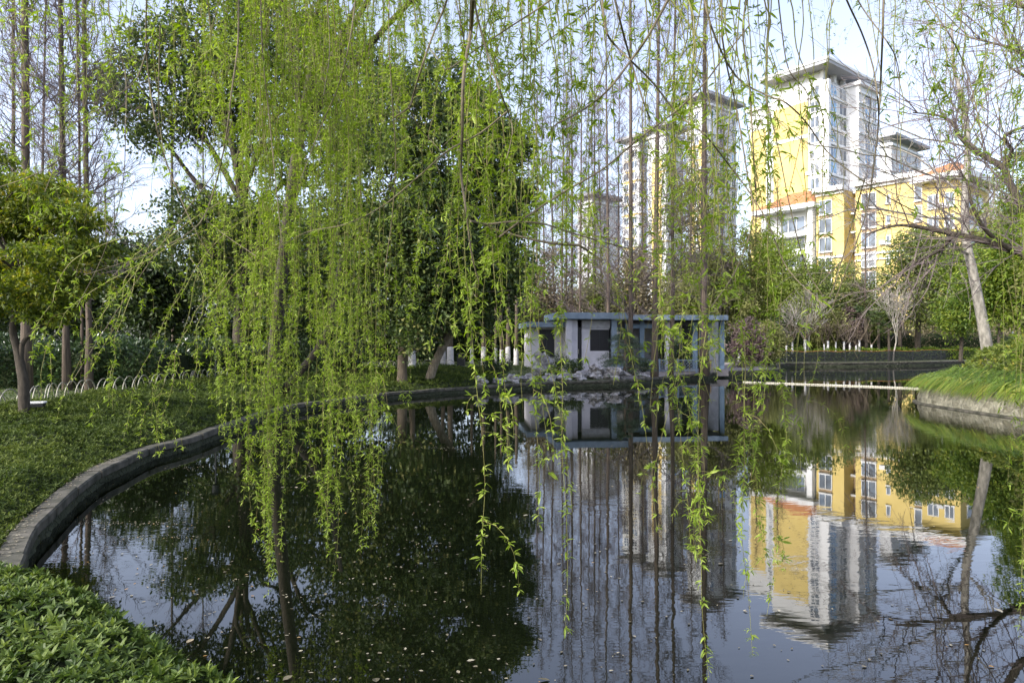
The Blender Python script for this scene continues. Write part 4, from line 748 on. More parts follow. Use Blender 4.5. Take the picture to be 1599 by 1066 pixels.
# left wing
Lz = 3.03; l0, l1 = tl(822,1.0), tl(884,1.0)
bx('roof', 'fascia', ((l0,.75,Lz-.27),(l1-.02,5.2,Lz))); lw0, lw1 = tl(842,1.4), tl(866,1.4)
bx('wall', 'plaster', ((lw1,1.4,fz),(l1-.03,1.6,Lz-.272)), ((l0+.3,1.4,fz),(lw0,1.6,Lz-.272)), ((lw0,1.4,fz),(lw1,1.6,1.15)), ((lw0,1.4,2.65),(lw1,1.6,Lz-.272)), ((l0+.3,1.6,fz),(l0+.5,4.9,Lz-.272)))
wn_ = bx('window', 'black', ((lw0,1.44,1.152),(lw0+.06,1.54,2.648)), ((lw1-.06,1.44,1.152),(lw1,1.54,2.648)), ((lw0+.06,1.44,1.152),(lw1-.06,1.54,1.21)), ((lw0+.06,1.44,2.59),(lw1-.06,1.54,2.648)), (((lw0+lw1)/2-.03,1.44,1.21),((lw0+lw1)/2+.03,1.54,2.59)))
bx('pane', 'dk', ((lw0+.06,1.48,1.21),((lw0+lw1)/2-.03,1.50,2.59)), (((lw0+lw1)/2+.03,1.48,1.21),(lw1-.06,1.50,2.59)), par=wn_)
# right wing: long roof, lower beam, columns, dark back
R0, R1, Rz = tl(979,1.4), tl(1136,1.4), 3.44
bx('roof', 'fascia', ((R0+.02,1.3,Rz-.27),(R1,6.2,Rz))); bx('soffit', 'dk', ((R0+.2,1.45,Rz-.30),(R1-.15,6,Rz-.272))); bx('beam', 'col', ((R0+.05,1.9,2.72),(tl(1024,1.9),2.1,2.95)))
for px in (1003,1043,1086,1128): bx('column', 'col' if px != 1043 else 'plaster', ((tl(px-3.5,1.9),1.92,fz),(tl(px+3.5,1.9),2.14,Rz-.302)))
bx('wall', 'groof', ((R0+.3,5.4,fz),(R1-.3,5.6,Rz-.302)), ((tl(1048,3.5),3.4,fz),(tl(1064,3.5),3.6,Rz-.302)), ((tl(1091,3.5),3.4,fz),(tl(1125,3.5),3.6,Rz-.302)))
bx('door', 'dk', ((tl(1065,3.5),3.45,fz),(tl(1090,3.5),3.5,2.9)))
bx('bench', 'brown2', ((tl(1066,2.9),2.8,fz+.42),(tl(1110,2.9),3.2,fz+.48)), ((tl(1067,2.9),2.85,fz),(tl(1068,2.9)+.05,3.15,fz+.418)), ((tl(1108,2.9),2.85,fz),(tl(1109,2.9)+.05,3.15,fz+.418)))
# lattice railing
a = O+U*tl(1000,1.2)+Vv*1.2; b_ = O+U*tl(1094,1.2)+Vv*1.2; L = float(np.hypot(*(b_-a))); ga = ground(*a); t2 = thing('lattice_railing', 'low grey-blue lattice railing in front of the right pavilion wing', 'railing', (a[0], a[1], ga), th)
mb = MB(); mb.box((0,-.03,.60),(L,.03,.66)); mb.box((0,-.025,.04),(L,.025,.09)); mb.build('rail', M['fascia'], t2); x = 0
while x < L-.05: mb = MB(); mb.box((x,-.04,-.05),(x+.07,.04,.72)); mb.build('post', M['fascia'], t2); x += 1.02
A=[];B=[]
for x in np.arange(-.5, L, .17):
    for sgn in (1,-1):
        p = np.array([x if sgn > 0 else x+.51, sgn*.012, .09]); q = np.array([x+.51 if sgn > 0 else x, sgn*.012, .60])
        lo, hi = min(p[0], q[0]), max(p[0], q[0])
        if lo >= 0 and hi <= L: A.append(p); B.append(q)
mb = MB(); mb.segs(A, B, .011, .011, n=4); mb.build('lattice', M['fascia'], t2)

# ---------------------------------------------------------------- apartment buildings
GA = math.radians(38.5); BU = np.array((math.cos(GA), math.sin(GA))); BV = np.array((-math.sin(GA), math.cos(GA)))
class Bld:
    def __init__(s, name, label, px, D, cat='building'):
        s.C = np.array((gx(px, D), D)); s.t = thing(name, label, cat, (s.C[0], s.C[1], 0), GA); s.top = None
    def T(s, px, d, w=0):    # distance along u (d='u') or v to reach pixel column px
        k = (px-CX)/F; o = s.C; e, f = (BU, BV) if d == 'u' else (BV, BU); o = o+f*w; return (o[0]-k*o[1])/(k*e[1]-e[0])
    def z(s, py, off=0, d='u', w=0):
        D = (s.C+(BU if d == 'u' else BV)*off)[1]; return CH-(py-HY)/F*D
    def part(s, name, mt, *bs, par=None):
        mb = MB()
        for (a, b_) in bs: mb.box(a, b_)
        return mb.build(name, M[mt], par or s.t)
    def win(s, face, a, b_, z0, z1, mull=2, fr='white', gl='glass', proud=.10, sill=True, x0=0, y0=0, trans=0):
        """face 'A': on the plane x=x0 (runs along y); face 'B': plane y=y0 (runs along x)"""
        ft = .10; bars = [(a, a+ft, z0, z1), (b_-ft, b_, z0, z1), (a+ft, b_-ft, z0, z0+ft), (a+ft, b_-ft, z1-ft, z1)]
        for i in range(1, mull): c = a+(b_-a)*i/mull; bars.append((c-ft/2, c+ft/2, z0+ft, z1-ft))
        def cv(r, p0, p1): return ((x0-p1, r[0], r[2]), (x0-p0, r[1], r[3])) if face == 'A' else ((r[0], y0-p1, r[2]), (r[1], y0-p0, r[3]))
        if gl == 'glass': gl = random.choice(['glass','glass','glassc','glassd'])
        if random.random() < .22:
            c = b_+.45 if face == 'A' else a-.45
            s.part('air_conditioner', 'bwhite', ((x0-.42, c-.4, z0-.05), (x0-.02, c+.4, z0+.55)) if face == 'A' else ((c-.4, y0-.42, z0-.05), (c+.4, y0-.02, z0+.55)))
        f = s.part('window', fr, *[cv(r, .005, proud) for r in bars], *([cv((a-.08, b_+.08, z0-.14, z0), .004, proud+.12)] if sill else []))
        s.part('pane', gl, cv((a+ft*.6, b_-ft*.6, z0+ft*.6, z1-ft*.6), .003, proud*.5), par=f)
# main tower
B = Bld('apartment_tower', 'tallest white tower with a yellow gable side and overhanging grey roof', 1284, 130); zt = B.z(121); LU = B.T(1345, 'u'); LV = B.T(1205, 'v'); LVy = B.T(1262, 'v')
B.part('wall', 'bwhite', ((0,0,0),(LU,LV,zt))); yz = B.z(158, LVy, 'v')
B.part('gable_render', 'byellow', ((-.06,LVy,0),(-.003,LV-.4,yz))); B.part('string_course', 'white', ((-.16,LVy,B.z(212,LVy,'v')-.3),(-.062,LV-.4,B.z(212,LVy,'v')+.3)))
B.part('roof', 'groof', ((-2.6,-2.4,zt+1.6),(LU+2.8,LV+1,zt+2.2))); B.part('roof_edge', 'white', ((-2.75,-2.55,zt+2.2),(LU+2.95,LV+1.1,zt+2.65)))
mb = MB(); 
for q in (0.3, LU*.28, LU*.52, LU*.76, LU-.9): mb.box((q,-.1,zt),(q+.9,.7,zt+1.6))
mb.box((.6,.9,zt),(LU-.2,LV-.3,zt+1.6)); mb.build('attic', M['bwhite'], B.t)
fl = 2.95; cols = [(B.T(1288,'u'), B.T(1299,'u'), 'glassb'), (B.T(1303,'u'), B.T(1314,'u'), 'glass')]; rec = (B.T(1319,'u'), B.T(1340,'u'))
B.part('column', 'white', ((-.1,-1.3,0),(cols[0][0]-.2,-.003,zt-.6))); B.part('column', 'white', ((cols[1][1]+.2,-1.3,0),(cols[1][1]+1.0,-.003,zt-.6))); B.part('stair_strip', 'brown2', ((rec[0]+1.6,-.25,0),(rec[0]+2.3,-.003,B.z(200,rec[0]))))
for k in range(1, 15):
    z0 = zt-.7-k*fl+.15
    if z0 < 14: break
    B.part('balcony', 'white', ((cols[0][0]-.19,-1.25,z0-.35),(cols[1][1]+.19,-.004,z0+.05)))
    for a, b_, gl in cols: B.win('B', a, b_, z0+.15, z0+2.35, 2, gl=gl, y0=-.9, sill=False, proud=.08); 
    B.part('balcony_back', 'bwhite', ((cols[0][0]-.19,-.88,z0+.055),(cols[1][1]+.19,-.005,z0+2.55)))
    B.win('B', rec[0]+.1, rec[0]+1.4, z0+.3, z0+2.2, 2, y0=0); B.win('B', rec[0]+2.6, rec[1]-.2, z0+.3, z0+2.2, 2, y0=0)
    B.win('A', .5, LVy-.5, z0+.2, z0+2.3, 2, x0=0)
# lower right section of the main tower
B2 = B; s0, s1 = B.T(1341,'u',-3.2), B.T(1369,'u',-3.2); zt2 = B.z(140, s0); B.part('side_wing', 'bwhite', ((s0,-3.2,0),(s1,2,zt2))); B.part('cornice', 'white', ((s0-.5,-3.8,zt2+.002),(s1+.5,2.4,zt2+.7)), ((s0-.25,-3.5,zt2-1.5),(s1+.25,-3.203,zt2-1.1)))
c0, c1, c2, c3 = B.T(1350,'u',-3.2), B.T(1358.5,'u',-3.2), B.T(1362,'u',-3.2), B.T(1368,'u',-3.2)
for k in range(1, 13):
    z0 = zt2-.3-k*fl
    if z0 < 14: break
    B.win('B', c0, c1, z0+.2, z0+2.3, 2, gl='glassb' if k % 3 == 2 else 'glass', y0=-3.2); B.win('B', c2, c3, z0+.2, z0+2.3, 2, y0=-3.2); B.part('band', 'white', ((s0-.1,-3.45,z0-.25),(s1+.1,-3.204,z0-.02)))
# stepped left section of the main tower
g0, g1 = LV+.01, B.T(1156,'v'); B.part('rear_section', 'bwhite', ((3.2,g0,0),(LU,g1,zt-1.5))); B.part('rear_cornice', 'white', ((2.6,g0+1.1,zt-1.498),(LU+.3,g1+.6,zt-.9)))
B.part('rear_render', 'byellow', ((3.14,g1-4,0),(3.197,g1-.5,yz-2)))
for k in range(1, 13):
    z0 = zt-2-k*fl*1.0
    if z0 < 16: break
    B.win('A', g0+1.2, g0+2.6, z0+.3, z0+2.0, 1, x0=3.2)
# other towers
def tower(label, px, D, top, pxl, pxr, ystrips, floors, name='apartment_tower', roofc='groof', wins=((.1,.22),(.82,.94),(.4,.6)), bands=True):
    b = Bld(name, label, px, D); zt = b.z(top); LU = b.T(pxr, 'u'); LV = b.T(pxl, 'v'); b.part('wall', 'bwhite', ((0,0,0),(LU,LV,zt))); b.part('roof', roofc, ((-1.6,-1.6,zt+1.2),(LU+1.6,LV+1.2,zt+1.9))); b.part('attic', 'bwhite', ((.6,.6,zt),(LU-.6,LV-.6,zt+1.2)))
    b.part('cornice', 'white', ((-.5,-.5,zt-.8),(LU+.4,LV+.4,zt-.3)))
    for (f, a, c, z1) in ystrips:
        (b.part('render_strip', 'byellow', ((-.05,LV*a,0),(-.003,LV*c,zt*z1))) if f == 'A' else b.part('render_strip', 'byellow' if z1 != .701 else 'brown2', ((LU*a,-.05,0),(LU*c,-.003,zt*z1))))
    for k in range(1, floors):
        z0 = zt-1.0-k*fl
        if z0 < 16: break
        for a, c in wins: b.win('B', LU*a, LU*c, z0+.3, z0+2.3, 2, y0=-.05, gl='glassb' if (k*7+int(a*10)) % 4 == 0 else 'glass'); b.win('A', LV*a, LV*c, z0+.3, z0+2.3, 2, x0=-.05)
        if bands: b.part('band', 'white' if k % 3 else 'byellow', ((-.2,-.2,z0-.2),(LU+.1,-.051,z0)), ((-.2,-.05,z0-.2),(-.051,LV+.1,z0)))
    return b
tower('white tower with grey roof left of the tallest tower', 1103, 158, 158, 1074, 1150, [('B',.38,.60,.80),('A',.25,.8,.85)], 13)
tower('farther white and yellow tower behind the central redwoods', 1040, 172, 205, 1012, 1066, [('A',.22,.78,.88),('B',.37,.60,.86)], 12)
tower('leftmost tower with a yellow strip, behind the first pavilion redwood', 998, 180, 222, 972, 1010, [('A',.25,.8,.92),('B',.2,.8,.88)], 11, wins=((.1,.4),(.6,.9)))
tower('low white block far behind the grove of thin redwoods', 925, 190, 312, 902, 968, [], 5, name='apartment_block')
tower('white tower on the right, partly hidden behind the tallest one', 1392, 165, 222, 1374, 1438, [('B',.0,.12,.8)], 9, wins=((.22,.36),(.48,.62),(.76,.9)))
# low yellow block in front
B = Bld('apartment_block', 'low yellow apartment block with white window bays in front of the tallest tower', 1458, 97.6); zt = B.z(272); T = lambda px, w=0: B.T(px, 'v', w)
yR, yrec0, yrec1, yL, yE = 0, T(1336), T(1318), T(1275), T(1192)
B.part('wall', 'byellow', ((0,yR,0),(12,yrec0,zt))); B.part('recess_wall', 'brown2', ((3.2,yrec0,0),(12,yrec1,zt-.8))); B.part('wall', 'byellow', ((0,yrec1,0),(12,yL,zt))); B.part('bay_wall', 'bwhite', ((.6,yL,0),(12,yE,zt-2.2)))  # recess wall is browned: the shade of the recess is in its colour
B.part('cornice', 'white', ((-.9,-.6,zt+.002),(12.5,yrec0+.1,zt+.75)), ((-.9,yrec1-.1,zt+.002),(12.5,yL+.3,zt+.75)), ((-.35,-.2,zt-.45),(-.002,yrec0+.02,zt-.15)), ((-.35,yrec1,zt-.45),(-.002,yL+.02,zt-.15)), ((2.7,yrec0+.1,zt-.25),(12.5,yrec1-.1,zt+.3)))
B.part('band', 'white', ((-.25,0,zt-10.6),(-.003,yrec0,zt-10.3)), ((-.25,0,zt-11.5),(-.003,yrec0,zt-11.3)), ((-.25,yrec1,zt-10.6),(-.003,yL,zt-10.3)))
B.part('column', 'white', ((-1.0,yL+.2,0),(-.1,yL+1.1,zt-2.3))); B.part('column', 'white', ((-1.0,yE-1.0,0),(-.1,yE-.2,zt-2.3)))
mb = MB(); a0, a1, zb = yL-.5, yE+1.2, zt-2.18; mb.box((-1.9,a0,zb),(12.5,a1,zb+.75)); mb.build('bay_cornice', M['white'], B.t)
mb = MB(); zz = zb+.752; mb.add([(-1.7,a0+.2,zz),(12.3,a0+.2,zz),(12.3,a1-.2,zz),(-1.7,a1-.2,zz),(4,a0+4,zz+3.2),(6,a0+4,zz+3.2),(6,a1-4,zz+3.2),(4,a1-4,zz+3.2)], [np.array([(0,1,5,4),(1,2,6,5),(2,3,7,6),(3,0,4,7),(4,5,6,7)])]); mb.build('roof', M['terra'], B.t)
for k in range(7):
    z0 = zt-.9-(k+1)*3.0+.15
    if z0 < 6: break
    for a, b_ in [(T(1369), T(1346)), (T(1452), T(1429))]: B.win('A', a, b_, z0+.25, z0+2.55, 2, proud=.25); B.part('spandrel', 'brown2', ((-.10,a,z0-.42),(-.004,b_,z0+.10)))
    B.win('A', T(1391), T(1384), z0+.5, z0+1.8, 1, proud=.12); B.win('A', T(1300), T(1280), z0+.25, z0+2.55, 2, proud=.25); B.part('spandrel', 'brown2', ((-.10,T(1300),z0-.42),(-.004,T(1280),z0+.10)))
    B.win('A', yrec0+.35, yrec1-.5, z0+.5, z0+2.4, 2, x0=3.2); B.part('balcony', 'white', ((2.1,yrec0+.01,z0+.1),(3.19,yrec1-.01,z0+.38)))
    B.win('A', T(1258,.6), T(1219,.6), z0-1.8, z0+.7, 3, x0=.6, proud=.2); B.part('bay_balcony', 'white', ((-.9,yL+1.15,z0-2.75),(.59,yE-1.05,z0-1.95)))
# right building with the orange roof
B = Bld('apartment_block', 'yellow and white corner block with an orange roof behind the pale leaning tree', 1500, 92); zt = B.z(278); LU = B.T(1545,'u'); LV = B.T(1440,'v')
B.part('wall', 'byellow', ((0,0,0),(LU,LV,zt))); B.part('cornice', 'white', ((-1.6,-1.6,zt+.002),(LU+1,LV+1,zt+.8)), ((-.3,-.3,zt-.6),(LU+.1,-.003,zt-.3))); mb = MB(); zz = zt+.802; mb.add([(-1.3,-1.3,zz),(LU+.8,-1.3,zz),(LU+.8,LV+.8,zz),(-1.3,LV+.8,zz),(LU*.42,LV*.42,zz+2.6),(LU*.58,LV*.42,zz+2.6),(LU*.58,LV*.58,zz+2.6),(LU*.42,LV*.58,zz+2.6)], [np.array([(0,1,5,4),(1,2,6,5),(2,3,7,6),(3,0,4,7),(4,5,6,7)])]); mb.build('roof', M['terra'], B.t)
B.part('white_wing', 'bwhite', ((LU,-.8,0),(LU+18,8,zt-3.4))); B.part('wing_cornice', 'white', ((LU-.1,-1.5,zt-3.398),(LU+18.5,8.3,zt-2.8)), ((-1.2,-1.2,zt-7.0),(LU+18,-.805,zt-6.5)))
for k in range(6):
    z0 = zt-.9-(k+1)*3.0
    if z0 < 5: break
    B.win('A', LV*.15, LV*.4, z0+.3, z0+2.2, 2); B.win('A', LV*.55, LV*.85, z0+.3, z0+2.2, 2); B.win('B', LU*.2, LU*.75, z0+.3, z0+2.2, 2)
    if k: B.win('B', LU+1.5, LU+4, z0+.3, z0+2.2, 2, y0=-.8); B.win('B', LU+6.5, LU+9, z0+.3, z0+2.2, 2, y0=-.8)
# ---------------------------------------------------------------- willow over the camera
wb = np.array((-2.6, -1.6, .3)); willow = thing('willow_tree', 'weeping willow whose leafy twigs hang in curtains before the whole view', 'willow', wb)
mb = MB(); mb.tube(spline([wb-[0,0,.2], (-2.5,-1.5,1.6), (-2.3,-1.2,3.0), (-2.1,-1.0,4.0)], 5), np.linspace(.34, .22, 16), 12)
LIMBS = [[(-2.1,-1,4.0),(-2.6,1.2,4.9),(-3.4,3.6,5.6),(-4.2,6.2,6.6),(-4.6,8,7.4)], [(-2.1,-1,4.0),(-1.9,1.2,4.9),(-1.9,3.4,5.4),(-1.7,5.6,6.0),(-1.5,7.4,6.9)], [(-2.1,-1,3.9),(-.9,.8,4.6),(.2,2.8,4.9),(.9,4.6,5.6),(1.4,6.4,6.6)], [(-2.1,-1,3.8),(-.2,.2,4.4),(1.6,1.7,4.8),(3.0,3.2,5.2),(4.2,4.8,6.0)], [(-2.1,-1,3.7),(.4,-.3,4.3),(2.8,.9,4.8),(4.8,2.4,5.4),(6.2,4,6.2)]]
LS = [spline(q, 8) for q in LIMBS]
for q in LS: mb.tube(q, np.linspace(.16, .03, len(q)), 9)
ALLP = np.vstack(LS)
mb.build('trunk', M['willowbark'], willow, wb, smooth=True)
tw = MB()
def hang(px0, px1, ytip, D, ls=1.0, dens=1.0, bow=0, r=.0028, ytop=None, D2=None, leafy=1.0, leaffrom=0.0, kind=8):
    """a twig hanging from above the frame to the tip; returns (polyline, leaf data)"""
    D2 = D if D2 is None else D2; yt = HY-(.5*F+90+rng.uniform(0, 60)) if ytop is None else ytop; a = at(px0, yt, D2); b_ = at(px1, ytip, D); b_[2] = max(b_[2], .05)
    k = 13; s = np.linspace(0, 1, k)[:,None]; P = a*(1-s)+b_*s; e = s[:,0]
    sw = 1-(1-e)**2.2; P[:,0] = a[0]+(b_[0]-a[0])*sw+bow*np.sin(e*math.pi)*.5; P[:,1] = a[1]+(b_[1]-a[1])*sw
    w_ = np.cumsum(rng.normal(0, .018, (k,3)), 0)*np.array([1,1,.15]); P += w_-w_[-1]*.7; P[:,0] += rng.normal(0, .05)*np.sin(e*math.pi)*2+.02*np.sin(e*9+rng.uniform(0, 6)); return P, ls, dens, r, leafy, leaffrom, kind, ytop is None
def leafset(mb, P, ls, dens, leafy, lf, kind, mi=1, tilt=.35):
    seg = np.linalg.norm(np.diff(P, axis=0), axis=1); S = np.concatenate([[0], np.cumsum(seg)]); L = S[-1]; n_ = int(L/.030*dens*leafy)
    if n_ < 2: return
    q = np.sort(lf*L+(1-lf)*L*rng.random(n_)); node = np.column_stack([np.interp(q, S, P[:,c]) for c in range(3)]); T = nrm(np.column_stack([np.interp(np.minimum(q+.03, L), S, P[:,c])-np.interp(np.maximum(q-.03, 0), S, P[:,c]) for c in range(3)]))
    per = 4; ci = np.repeat(np.arange(n_), per); az = (np.arange(n_)*2.4+rng.uniform(0, 6))[ci]+rng.normal(0, .9, n_*per); t_ = T[ci]; X = nrm(np.cross(t_, np.array([0.3,1,.1]))); Y = np.cross(t_, X)
    out = np.cos(az)[:,None]*X+np.sin(az)[:,None]*Y; el = np.clip(rng.normal(tilt, .38, n_*per), -.6, 1.2); d = out*np.cos(el)[:,None]+t_*np.sin(el)[:,None]+np.array([0,0,.18])
    l_ = ls*rng.uniform(.016, .044, n_*per)*np.repeat(rng.uniform(.7, 1.15, n_), per); mb.leaves(node[ci]+rng.normal(0, .004, (n_*per,3)), d, np.cross(d, T[ci])+rdir(n_*per)*.5, l_, l_*rng.uniform(.17, .30, n_*per), mi, np.clip(rng.normal(.5, .24, n_*per), 0, 1), kind, .25)
SPEC = []
def S(*a, **k): SPEC.append(hang(*a, **k))
# dense curtain, left of centre: the long bunches first
for c, tip, n_, w in [(414,930,8,11),(432,905,6,9),(396,820,6,13),(366,735,7,12),(342,705,6,13),(452,760,4,9),(492,830,4,12),(522,915,4,7),(510,880,3,6),(562,865,5,8),(590,850,5,7),(575,760,4,14),(545,720,4,16),(470,660,4,18),(510,700,3,20)]:
    for i in range(n_): S(c+rng.normal(0, w*1.3)-4, c+rng.normal(0, w*.6), tip-(rng.random()**1.3*190+12)*(i > 0), rng.uniform(4.8, 5.25) if tip > 800 else rng.uniform(4.9, 6.4), 1.0, 1.2)
for i in range(28): S((q := rng.normal(468, 85))+rng.normal(0, 10), q, rng.uniform(230, 640), rng.uniform(4.2, 7), 1.2, 1.2)
for i in range(12): S((q := rng.uniform(520, 850))+rng.normal(0, 8), q, rng.uniform(60, 330), rng.uniform(6, 9), 1.0, .8)
# left, thinner, slanting strands
for x0, y0, x1, y1, D in [(330,360,55,630,4.2),(395,290,90,660,4.4),(300,330,180,640,4.6),(420,300,200,690,4.8),(330,380,247,712,5),(360,420,262,700,5),(300,420,236,715,5.2),(290,380,288,650,5.5),(240,350,60,540,4.0),(430,380,310,560,5.0),(230,390,130,600,4.6)]: S(x0, x1, y1, D, .95, 1.0, ytop=y0, D2=D+.3, r=.003)
for i in range(42): S((q := rng.uniform(-30, 400))+rng.normal(0, 25), q+rng.normal(0, 12), rng.uniform(60, 440), rng.uniform(3.0, 6), 1.15, .55, leafy=.9)
# middle: nearer strands, larger leaves
for x, tip, D, ls in [(745,930,3.2,1.15),(722,560,3.4,1.1),(738,470,3.0,1.2),(770,560,3.6,1.1),(790,730,3.3,1.1),(820,640,3.2,1.1),(843,820,3.4,1.1),(872,975,3.4,1.1),(890,800,3.3,1.1),(860,700,3.6,1.1),(808,560,3.0,1.2),(705,520,4.2,1.1),(756,620,3.7,1.1),(832,480,3.0,1.2),(640,420,4.4,1.1),(628,640,5.6,1.0),(610,560,5.6,1.0),(668,400,4.8,1.0),(692,350,3.8,1.1),(915,560,3.1,1.0),(930,470,3.3,1.0)]:
    S(x+rng.normal(-8, 14), x, tip, D, ls, 1.0)
for i in range(14): S((q := rng.normal(765, 52))+rng.normal(0, 18), q, rng.uniform(280, 560), rng.uniform(3.0, 4.6), 1.15, .9)
# right of centre
for x, tip, D, ls, ln in [(1100,1060,2.95,1.05,1.0),(1085,860,3.2,1.0,1),(1075,700,3.4,1.0,1),(1112,820,3.1,1.0,1),(1150,800,3.3,1.0,1),(1175,720,3.4,1,1),(1190,1030,3.1,1.0,.8),(1198,960,3.2,1.0,1),(1205,880,3.3,1.0,1),(1165,860,3.3,1.0,1),(1182,640,3.0,1.0,1),(1240,690,3.6,.9,.5),(1258,760,3.5,.9,.4),(1015,700,3.2,1.0,.6),(985,560,3.3,1.0,.5),(1035,830,3.6,1.0,.6),(1050,620,3.3,1,.7),(1125,590,3.0,1,.9),(960,600,3.4,1.0,.4)]:
    S(x+rng.normal(-16, 18), x, tip, D, ls, .95, leafy=ln, leaffrom=.28)
for i in range(28): S((q := rng.uniform(860, 1280))+rng.normal(-10, 30), q, rng.uniform(200, 640), rng.uniform(2.2, 4.2), 1.15, .42, leafy=.9)
for x, tip, D, ln in [(1440,260,3.4,.6),(1487,300,3.4,.9),(1535,235,3.2,1.0),(1527,330,3.6,.8),(1420,150,3.4,.6),(1588,880,4.0,1.0),(1594,1040,4.0,.9),(1580,760,4.1,.8),(1596,560,3.8,1),(1570,640,4.3,.5),(1500,190,3.2,.7),(1390,420,3.3,.05),(1375,260,3.0,.05),(1372,880,3.0,.0),(1340,460,3.2,.05),(1300,560,3.4,.12),(1480,520,3.5,.08)]: S(x+rng.normal(-12, 16), x, min(tip, 900) if ln > .2 else min(tip, 440), D, 1.0, .9, leafy=ln)
SPEC.append(hang(1598, 1592, 1010, 3.9, 1.0, .8)); 
for i in range(60): S((q := rng.uniform(520, 900) if i % 2 else rng.uniform(1280, 1599))+rng.normal(0, 6), q, rng.uniform(10, 110), rng.uniform(6, 9), .9, .5)
# crooked branches seen near the camera: pixel path, distance, radius at both ends, leafiness
BR = [([(745,-70),(738,0),(735,50),(724,120),(722,200),(720,270),(728,330),(737,400),(748,440)],2.6,.0105,.0022,.35),([(716,-60),(697,3),(678,50),(660,100),(645,150),(638,168),(617,183)],2.8,.005,.003,0),([(638,168),(655,200),(672,218),(700,250)],2.8,.003,.0015,.2),([(700,-60),(720,40),(728,78)],2.9,.003,.002,0),([(668,72),(690,100),(700,108),(740,80),(800,40),(860,0),(900,-40)],2.9,.0022,.0035,.15),([(950,-60),(935,0),(860,60),(810,100),(770,140),(730,190),(690,230)],3.3,.0035,.0018,.15),
 ([(735,-60),(742,10),(760,80),(780,140),(795,180),(800,210),(785,270)],2.7,.0045,.002,.1),([(795,172),(750,208),(700,235),(660,270),(600,320),(540,350),(480,362),(425,392)],2.9,.004,.0012,.2),([(1075,-60),(1038,10),(1010,60),(985,95),(950,140),(920,165),(890,183),(870,193)],2.6,.006,.003,.1),([(870,193),(862,200)],2.6,.003,.001,0),([(985,95),(960,70),(945,40),(935,-60)],2.6,.003,.005,.2),
 ([(948,-60),(965,20),(985,95),(1005,160),(1015,185)],2.8,.005,.003,.1),([(985,95),(1020,130),(1060,180),(1100,210),(1140,260),(1170,300),(1200,350),(1230,420),(1290,480)],2.7,.004,.002,.3),([(1170,40),(1130,90),(1100,130),(1060,170),(1000,215),(940,265),(880,300),(820,340),(780,370)],2.6,.0025,.0045,.6),([(1180,-60),(1160,40),(1170,130),(1176,230),(1180,300)],2.7,.004,.0025,.5),([(1130,-60),(1128,60),(1150,170),(1165,260),(1176,340),(1150,420),(1110,480)],2.6,.0035,.002,.4),
 ([(1090,-60),(1110,40),(1150,120),(1200,150),(1226,160),(1258,190),(1290,235),(1330,270),(1390,310),(1450,340)],2.7,.004,.002,.1),([(1210,-60),(1220,40),(1232,110),(1262,150),(1250,220),(1232,300)],2.8,.003,.0015,.15),([(1300,-60),(1322,0),(1345,50),(1362,100),(1370,150),(1372,190),(1368,230),(1355,320),(1340,370),(1300,480)],2.6,.0035,.002,.03),([(1385,-60),(1380,0),(1378,60),(1374,150),(1369,230)],2.6,.0045,.003,0),([(1310,-60),(1345,10),(1385,65),(1400,95),(1405,140),(1400,250)],2.8,.003,.0015,.05),
 ([(1420,-60),(1445,0),(1480,50),(1505,100),(1520,150),(1532,210),(1545,300)],2.9,.003,.0015,.1),([(735,345),(760,350),(800,346),(850,350),(900,366),(950,380),(1000,392),(1060,400)],2.7,.0045,.002,.5),([(905,383),(930,400),(941,406)],3.2,.006,.004,0),([(742,343),(780,360),(850,378),(905,383)],3.2,.004,.006,.2),([(1195,150),(1215,230),(1235,330),(1260,420),(1290,470),(1340,560)],2.7,.003,.0012,.25),([(1215,480),(1250,450),(1290,468),(1310,420),(1330,350),(1350,280)],3.0,.0015,.003,.1),
 ([(232,-60),(228,40),(232,120),(245,200),(262,260),(300,350),(330,400)],3.2,.004,.0018,.1),([(250,40),(248,130),(250,200),(270,280),(330,350),(400,400)],3.3,.003,.0015,.1),([(235,60),(215,120),(190,145),(165,165),(120,190),(60,230)],3.2,.0035,.0015,.2),([(170,-60),(172,40),(195,110),(196,200),(190,300),(160,400),(120,480)],3.4,.0028,.0015,.15),([(118,-60),(120,60),(118,150),(100,220),(70,300)],3.4,.003,.0014,.1),([(20,-60),(26,50),(50,160),(55,270)],3.4,.0028,.0014,.1),
 ([(372,-60),(372,60),(362,140),(352,220),(330,310),(300,360),(220,400),(130,430)],3.6,.005,.002,.2),([(362,190),(340,260),(290,330),(240,400),(160,520),(110,600)],3.7,.003,.0015,.4),([(405,-60),(410,80),(420,180),(430,280),(440,380)],3.8,.004,.002,.2),([(560,-60),(550,40),(530,130),(500,200),(470,280)],3.6,.004,.002,.3),([(610,-60),(607,50),(612,150),(618,250),(612,340),(600,430)],3.6,.0035,.002,.3),([(505,-60),(515,70),(505,150)],3.6,.003,.002,.2),([(0,292),(60,270),(120,230)],3.2,.0015,.003,.1)]
for q in BR:
    pts, D, r0, r1, lf = q; P = spline([at(x, y, D+.12*math.sin(i*1.1+x)) for i, (x, y) in enumerate(pts)], 4); tw.tube(P, np.linspace(r0, r1, len(P)), 6)
    if lf: leafset(tw, P, 1.15, .9, lf, 0, 8)
    if pts[0][1] == -60:
        a = P[0]; j = np.argmin(np.linalg.norm(ALLP-(a+np.array([0,0,.4])), axis=1)); b_ = ALLP[j]; tw.tube(spline([b_, (a+b_)/2+[0,0,.15], a], 4), np.linspace(r0*1.8, r0, 9), 5)
